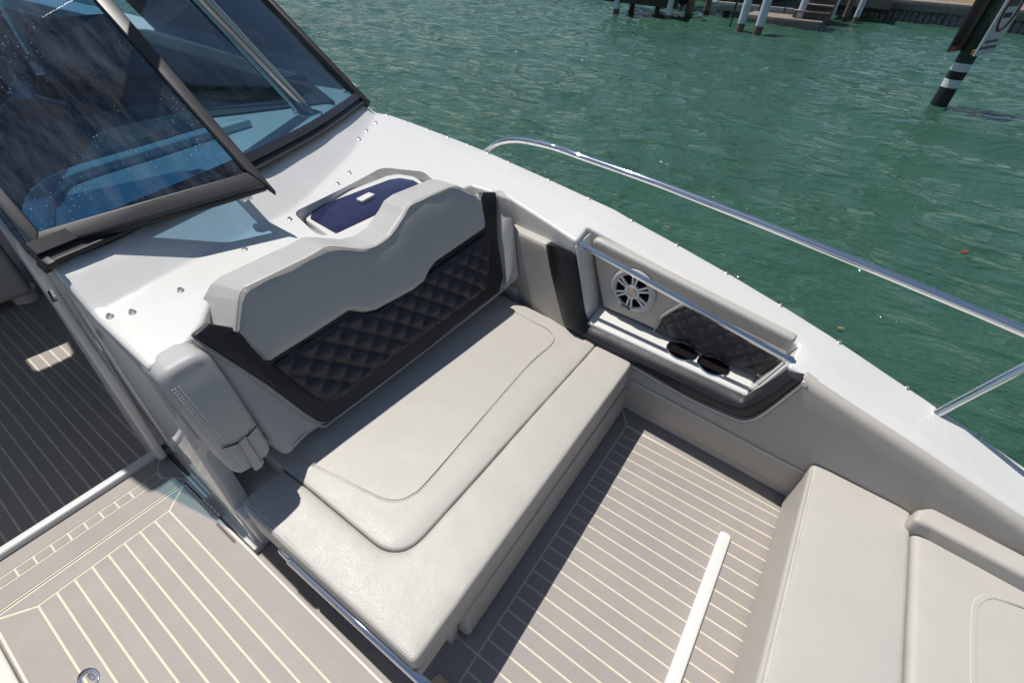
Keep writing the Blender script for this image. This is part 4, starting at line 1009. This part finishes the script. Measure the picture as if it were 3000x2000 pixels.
for px_, lb, d in zip([(1804,42),(1955,61),(2167,87),(2219,95),(2331,80),(2425,73),(2503,66),(2583,52)], FRONT, (.22, .21, .24, .26, .22, .17, .2, .16)):
    piling(px_, d, 2.4, WHITEP, lb)
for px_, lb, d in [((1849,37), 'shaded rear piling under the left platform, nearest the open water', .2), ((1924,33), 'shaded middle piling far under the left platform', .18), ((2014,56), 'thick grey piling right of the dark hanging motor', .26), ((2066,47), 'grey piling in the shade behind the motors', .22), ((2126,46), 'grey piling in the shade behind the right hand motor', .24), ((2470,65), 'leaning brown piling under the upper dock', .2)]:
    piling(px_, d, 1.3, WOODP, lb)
# left platform
yA = float(Zp(1804, 42, WZ)[1])
dock = empty('dock_platform', tuple(Zp(1880, 48, WZ)), 'dark timber dock platform on pilings at the top edge', 'dock')
z0 = float(Yp(1816, 8, yA)[2]); xA0, xA1 = float(Yp(1800, 8, yA)[0]), float(Yp(1975, 22, yA)[0])
for i in range(2):
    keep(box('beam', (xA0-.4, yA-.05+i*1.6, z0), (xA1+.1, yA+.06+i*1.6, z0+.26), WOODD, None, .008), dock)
for i in range(16):
    x0 = xA0-.4+(xA1-xA0+.5)*i/16; keep(box('board', (x0+.006, yA-.15, z0+.262), (x0+(xA1-xA0+.5)/16-.006, yA+2.2, z0+.30), WOODG, None, .004), dock)
# low landing with steps
land = empty('dock_landing', tuple(Zp(2300, 75, WZ)), 'low weathered timber landing with steps between the white pilings', 'dock')
yL0 = float(Zp(2295, 79, WZ)[1])-.2
zl = float(Yp(2240, 47, yL0)[2]); xL0, xL1 = float(Yp(2186, 45, yL0)[0]), float(Yp(2418, 40, yL0)[0])
for i in range(9):
    y0 = yL0+i*.145; keep(box('board', (xL0, y0, zl-.035), (xL1, y0+.137, zl), WOODG, None, .004), land)
keep(box('front_beam', (xL0, yL0-.05, zl-.27), (xL1, yL0-.003, zl-.005), WOODG, None, .006), land)
keep(box('side_beam', (xL0-.05, yL0-.05, zl-.25), (xL0-.003, yL0+1.3, zl-.01), WOODG, None, .006), land)
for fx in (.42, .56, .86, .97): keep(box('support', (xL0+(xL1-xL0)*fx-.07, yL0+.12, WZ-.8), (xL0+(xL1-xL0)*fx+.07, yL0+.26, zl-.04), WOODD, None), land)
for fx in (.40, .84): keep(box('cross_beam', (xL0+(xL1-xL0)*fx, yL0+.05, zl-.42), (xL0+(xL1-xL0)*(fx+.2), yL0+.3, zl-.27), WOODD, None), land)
for i in range(3):
    keep(box('step', (xL1-1.0+.12*i, yL0+.3+.28*i, zl+.17+.17*i), (xL1+.1, yL0+.3+.28*i+.32, zl+.215+.17*i), WOODG, None, .004), land)
    keep(box('riser', (xL1-1.0+.12*i, yL0+.56+.28*i, zl+.0), (xL1+.1, yL0+.6+.28*i, zl+.17+.17*i), WOODG, None, .004), land)
# upper dock behind
upd = empty('upper_dock', tuple(Zp(2520, 55, WZ)), 'upper timber dock between the landing steps and the sea wall', 'dock')
yU = float(Zp(2503, 66, WZ)[1])+.15; zu = float(Yp(2500, 20, yU)[2]); xU0, xU1 = float(Yp(2425, 20, yU)[0]), float(Yp(2610, 20, yU)[0])
keep(box('front_beam', (xU0, yU, zu), (xU1, yU+.08, zu+.30), WOODG, None, .006), upd)
keep(box('under_beam', (xU0, yU+.3, zu-.14), (xU1, yU+.5, zu), WOODD, None), upd)
for i in range(10): keep(box('board', (xU0, yU+.0+i*.2, zu+.302), (xU1, yU+.19+i*.2, zu+.34), WOODG, None, .004), upd)
# lift beams between the pilings
lift = empty('boat_lift', tuple(Zp(2090, 60, WZ)), 'grey steel boat lift cradle hanging in the shade behind the landing', 'boat lift')
LGR = simple('galvanised_grey', (.30, .32, .33), .5, .3, nscale=8, amt=.15)
yl = float(Zp(2120, 46, WZ)[1]); za_ = float(Yp(2150, 22, yl)[2])
xl0, xl1 = float(Yp(2085, 15, yl)[0]), float(Yp(2330, 15, yl)[0])
keep(box('cradle_beam', (xl0, yl-.1, za_-.12), (xl1, yl+.1, za_+.14), LGR, None, .01), lift)
keep(box('cradle_beam', (xl0, yl+2.4, za_-.02), (xl1, yl+2.6, za_+.26), LGR, None, .01), lift)
for px_ in ((2150, 40), (2222, 40), (2300, 30)):
    q = Yp(*px_, yl); keep(tube('hanger', [(q[0], yl-.12, za_-.1), (q[0]+.02, yl-.12, za_+1.4)], .02, BLKM, None, 8), lift)
rod = Zp(2139, 76, WZ); rp = empty('mooring_pole', tuple(rod), 'thin black pole standing in the shaded water beside the low landing', 'pole')
keep(tube('pole_shaft', [rod+[0, 0, -.6], rod+[.02, 0, 1.9]], .025, BLKM, None, 10), rp)
keep(lathe('pole_cap', [(.034, 1.86), (.034, 1.93), (.0001, 1.95)], Fr(rod+[.02, 0, 0], (1, 0, 0), (0, 1, 0)), BLKM, None, 12), rp)
# outboard motors raised over the water
OBW = simple('outboard_white', (.55, .57, .6), .3, nscale=10, amt=.06); OBD = simple('outboard_dark', (.03, .035, .05), .35)
def outboard(px, Y, s, mat, label, ang):
    c = Yp(*px, Y); e = empty('outboard_motor', tuple(c), label, 'outboard')
    F_ = Fr(c, (math.cos(ang), math.sin(ang), 0), (0, 0, 1))
    def sl(name, pts, t, m, r=.01):
        q = [(u*s, v*s) for u, v in pts]; return keep(pad(name, rnd(q, .02*s), F_, r*s, 2*t*s, m, None, hf=lambda u, v, d: t*s, grid=.3, step=.2), e)
    sl('leg', [(-.08, .9), (-.10, .25), (-.05, .10), (.12, .10), (.15, .3), (.14, .9)], .06, mat, .03)
    sl('skeg', [(-.02, .0), (.03, -.26), (.12, -.24), (.14, .0)], .012, mat)
    keep(tube('gear_case', [F_.P(u*s, .06*s) for u in (-.22, -.16, -.05, .1, .2)], [.02*s, .06*s, .075*s, .07*s, .045*s], mat, None, 14), e)
    sl('vent_plate', [(-.1, .24), (.26, .24), (.26, .27), (-.1, .27)], .11, mat)
    for k in range(3):
        t = 2.1*k; pts = []
        for a, r_ in ((-.5, .05), (-.35, .14), (0, .18), (.35, .15), (.5, .06)): pts.append(F_.P((.22+.05*a)*s, (.06+r_*math.sin(t+a))*s, r_*math.cos(t+a)*s))
        pts2 = [q+F_.a*.012*s for q in pts]; n = len(pts)
        keep(from_py('blade', pts+pts2, [tuple(range(n)), tuple(range(2*n-1, n-1, -1))]+[(i, (i+1) % n, n+(i+1) % n, n+i) for i in range(n)], STEEL, None), e)
    sl('cowling', [(-.24, 1.45), (-.26, .95), (-.1, .88), (.24, .88), (.34, 1.0), (.3, 1.4), (.1, 1.52)], .2, mat, .06)
outboard((2098, 22), yl-.55, .62, OBW, 'white raised outboard motor with dark propeller above the shaded water', 2.6)
outboard((1999, 18), yl-.9, .55, OBD, 'dark blue raised outboard motor beside the left platform', 2.7)
# the boat hanging on the lift, mostly above the picture
lb = empty('lifted_boat', (float((xl0+xl1)/2), yl+1.2, .75), 'pale hull of a boat hoisted on the lift at the top edge', 'boat')
HP = simple('lifted_hull', (.34, .36, .38), .3, nscale=3, amt=.1)
hx = np.linspace(xl0-2.6, xl1+1.2, 13); HV, HF = [], []
for i, x in enumerate(hx):
    t = i/12; wv = 1.15*(1-max(0, (t-.55)/.45)**2.2)+.02; zk = za_+.16+.5*max(0, (t-.6)/.4)**2; zc = za_+.50+.4*max(0, (t-.6)/.4)**2
    HV += [(x, yl+1.2-wv, zc+.75), (x, yl+1.2-wv*.93, zc), (x, yl+1.2, zk), (x, yl+1.2+wv*.93, zc), (x, yl+1.2+wv, zc+.75)]
for i in range(12):
    for j in range(4): HF.append((i*5+j, i*5+j+1, (i+1)*5+j+1, (i+1)*5+j))
    HF.append((i*5+4, i*5, (i+1)*5, (i+1)*5+4))
HF.append((0, 1, 2, 3, 4)); keep(from_py('hull_shell', HV, HF, HP, None, 35), lb)
keep(tube('rub_rail', [HV[i*5] for i in range(13)], .03, BLKM, None, 8), lb)
# sea wall
w0, w1 = Zp(2590, 57, WZ), Zp(3000, 99, WZ); wd = (w1-w0); wd[2] = 0; wd /= np.linalg.norm(wd); wn = np.array([-wd[1], wd[0], 0])
wall = empty('sea_wall', tuple(w0), 'concrete capped sea wall of upright grey panels along the far shore', 'wall')
FS = Fr(w0, wd, (0, 0, 1)); Lw = float(np.dot(w1-w0, wd))
cb = FS.uv(2700, 34)[1]; ct = FS.uv(2700, 3)[1]
pw = Lw/21
for i in range(-24, 40):
    a = i*pw+random.uniform(-.01, .01); dd_ = random.uniform(0, .05)
    q = [(a+.012, -.8), (a+pw-.012, -.8), (a+pw-.012, cb+.05), (a+.012, cb+.05)]
    keep(hexa('panel', [FS.P(u, v, dd_) for u, v in q], [FS.P(u, v, -.12) for u, v in q], PANEL, None, .012, 1), wall)
keep(hexa('backing', [FS.P(u, v, -.10) for u, v in ((-14, -.9), (26, -.9), (26, cb), (-14, cb))], [FS.P(u, v, -.3) for u, v in ((-14, -.9), (26, -.9), (26, cb), (-14, cb))], WOODD, None), wall)
keep(hexa('cap', [FS.P(u, v, .16) for u, v in ((-14, cb), (26, cb), (26, ct), (-14, ct))], [FS.P(u, v, -.9) for u, v in ((-14, cb), (26, cb), (26, ct), (-14, ct))], CONC, None, .015), wall)
LAWN = simple('dry_lawn', (.20, .13, .055), .95, nscale=2.5, amt=.45, bmp=(.8, .05))
lw = [FS.P(u, ct-.03, h) for u, h in ((-120, -.88), (140, -.88), (140, -260), (-120, -260))]
from_py('lawn', lw, [(0, 1, 2, 3)], LAWN, None, kind='structure')

# channel marker
mk = Zp(2750, 307, WZ); marker = empty('channel_marker', tuple(mk), 'banded black and white marker pile with two angled sign boards', 'channel marker')
MF = Fr(mk, (1, 0, 0), (0, 1, 0)); mr = .13
def zat(px): return float(Yp(*px, mk[1])[2])-WZ
zb_ = [zat((2767, 253)), zat((2785, 230)), zat((2797, 206)), zat((2812, 183))]
BLK = simple('pile_black', (.012, .013, .014), .6, nscale=14, amt=.4); BAND = simple('band_white', (.62, .66, .68), .5, nscale=10, amt=.08); GRN = simple('pile_green', (.02, .05, .03), .7, nscale=10, amt=.5)
prev = -1.0
for nm, z1_, m_ in (('pile_shaft', zb_[0], BLK), ('white_band', zb_[1], BAND), ('pile_shaft', zb_[2], BLK), ('white_band', zb_[3], BAND), ('pile_shaft', 2.6, GRN)):
    rr = mr*(1.02 if m_ is BAND else 1); keep(lathe(nm, [(rr, prev), (rr, z1_)] + ([(.0001, z1_)] if z1_ > 2 else []), MF, m_, None, 24), marker); prev = z1_
zs0, zs1 = zat((2824, 152)), zat((2824, 152))+1.15
SGB = simple('sign_back', (.045, .038, .034), .6, nscale=6, amt=.4); SGF = simple('sign_face', (.55, .57, .6), .5, nscale=8, amt=.12); SGR = simple('sign_red', (.22, .05, .03), .6); SGK = simple('sign_black', (.02, .02, .02), .6); WDO = simple('sign_wood', (.25, .12, .05), .8, nscale=10, amt=.3)
phi = math.radians(22); u_ = np.array([math.sin(phi), math.cos(phi), 0]); n_ = np.array([math.cos(phi), -math.sin(phi), 0])
Wd = .40
for front in (False, True):
    SFm = Fr(np.array([mk[0], mk[1], WZ]) + n_*(.19 if front else -.19), u_, (0, 0, 1))
    q = [(-Wd, zs0), (Wd, zs0), (Wd, zs1), (-Wd, zs1)]
    keep(hexa('sign_board', [SFm.P(u, v, -.012) for u, v in q], [SFm.P(u, v, .012) for u, v in q], SGF if front else SGB, None), marker)
    s_ = -1 if front else 1
    for zz in (zs0+.01, zs1-.10): keep(hexa('sign_batten', [SFm.P(u, v, s_*.06) for u, v in ((-Wd*.97, zz), (Wd*.97, zz), (Wd*.97, zz+.07), (-Wd*.97, zz+.07))], [SFm.P(u, v, s_*.0125) for u, v in ((-Wd*.97, zz), (Wd*.97, zz), (Wd*.97, zz+.07), (-Wd*.97, zz+.07))], WDO, None), marker)
    if front:
        R_ = .29; cu_, cv_ = 0, (zs0+zs1)/2+.05
        keep(tube('sign_ring', [SFm.P(cu_+R_*math.cos(t), cv_+R_*math.sin(t), .014) for t in np.linspace(0, 2*math.pi, 40, endpoint=False)], .022, SGR, None, 6, True), marker)
        for v, u0, u1, hh in ((zs0+.08, -.34, .34, .05), (zs0+.17, -.28, .28, .04), (zs1-.17, -.33, .33, .09), (cv_+.03, -.2, .2, .09), (cv_-.12, -.16, .16, .07)):
            k = 7
            for j in range(k):
                a = u0+(u1-u0)*j/k; b = a+(u1-u0)/k*.62
                keep(hexa('sign_mark', [SFm.P(u, w_, .0125) for u, w_ in ((a, v), (b, v), (b, v+hh), (a, v+hh))], [SFm.P(u, w_, .016) for u, w_ in ((a, v), (b, v), (b, v+hh), (a, v+hh))], SGK, None), marker)

# floating leaves
LEAF = simple('dry_leaf', (.30, .20, .05), .7); LEAFR = simple('red_leaf', (.20, .03, .02), .7)
for px_, L_, m_, lb in [((2827, 737), .13, LEAFR, 'reddish leaf drifting on the water at the right edge'), ((1925, 647), .05, LEAF, 'yellow leaf floating close outside the side deck'), ((1955, 665), .06, LEAF, 'thin yellow leaf floating right of the other small leaf'), ((2463, 960), .06, LEAF, 'yellow leaf floating below the bow rail'), ((2186, 612), .05, LEAF, 'small brown leaf floating just above the bow rail')]:
    c = Zp(*px_, WZ+.03); a = random.uniform(0, 3); V = []
    for t, w_ in ((0, 0), (.25, .12), (.55, .15), (.85, .07), (1, 0)): V.append((t-.5, w_, .06*t*(1-t)))
    for t, w_ in ((.85, -.07), (.55, -.15), (.25, -.12)): V.append((t-.5, -abs(w_), .06*t*(1-t)))
    V = [(c[0]+L_*(x*math.cos(a)-y*math.sin(a)), c[1]+L_*(x*math.sin(a)+y*math.cos(a)), c[2]+L_*z) for x, y, z in V]
    o = from_py('floating_leaf', V+[(x, y, z-.004) for x, y, z in V], [tuple(range(8)), tuple(range(15, 7, -1))]+[(i, (i+1) % 8, 8+(i+1) % 8, 8+i) for i in range(8)], m_); tag(o, lb, 'leaf', 'floating leaves')
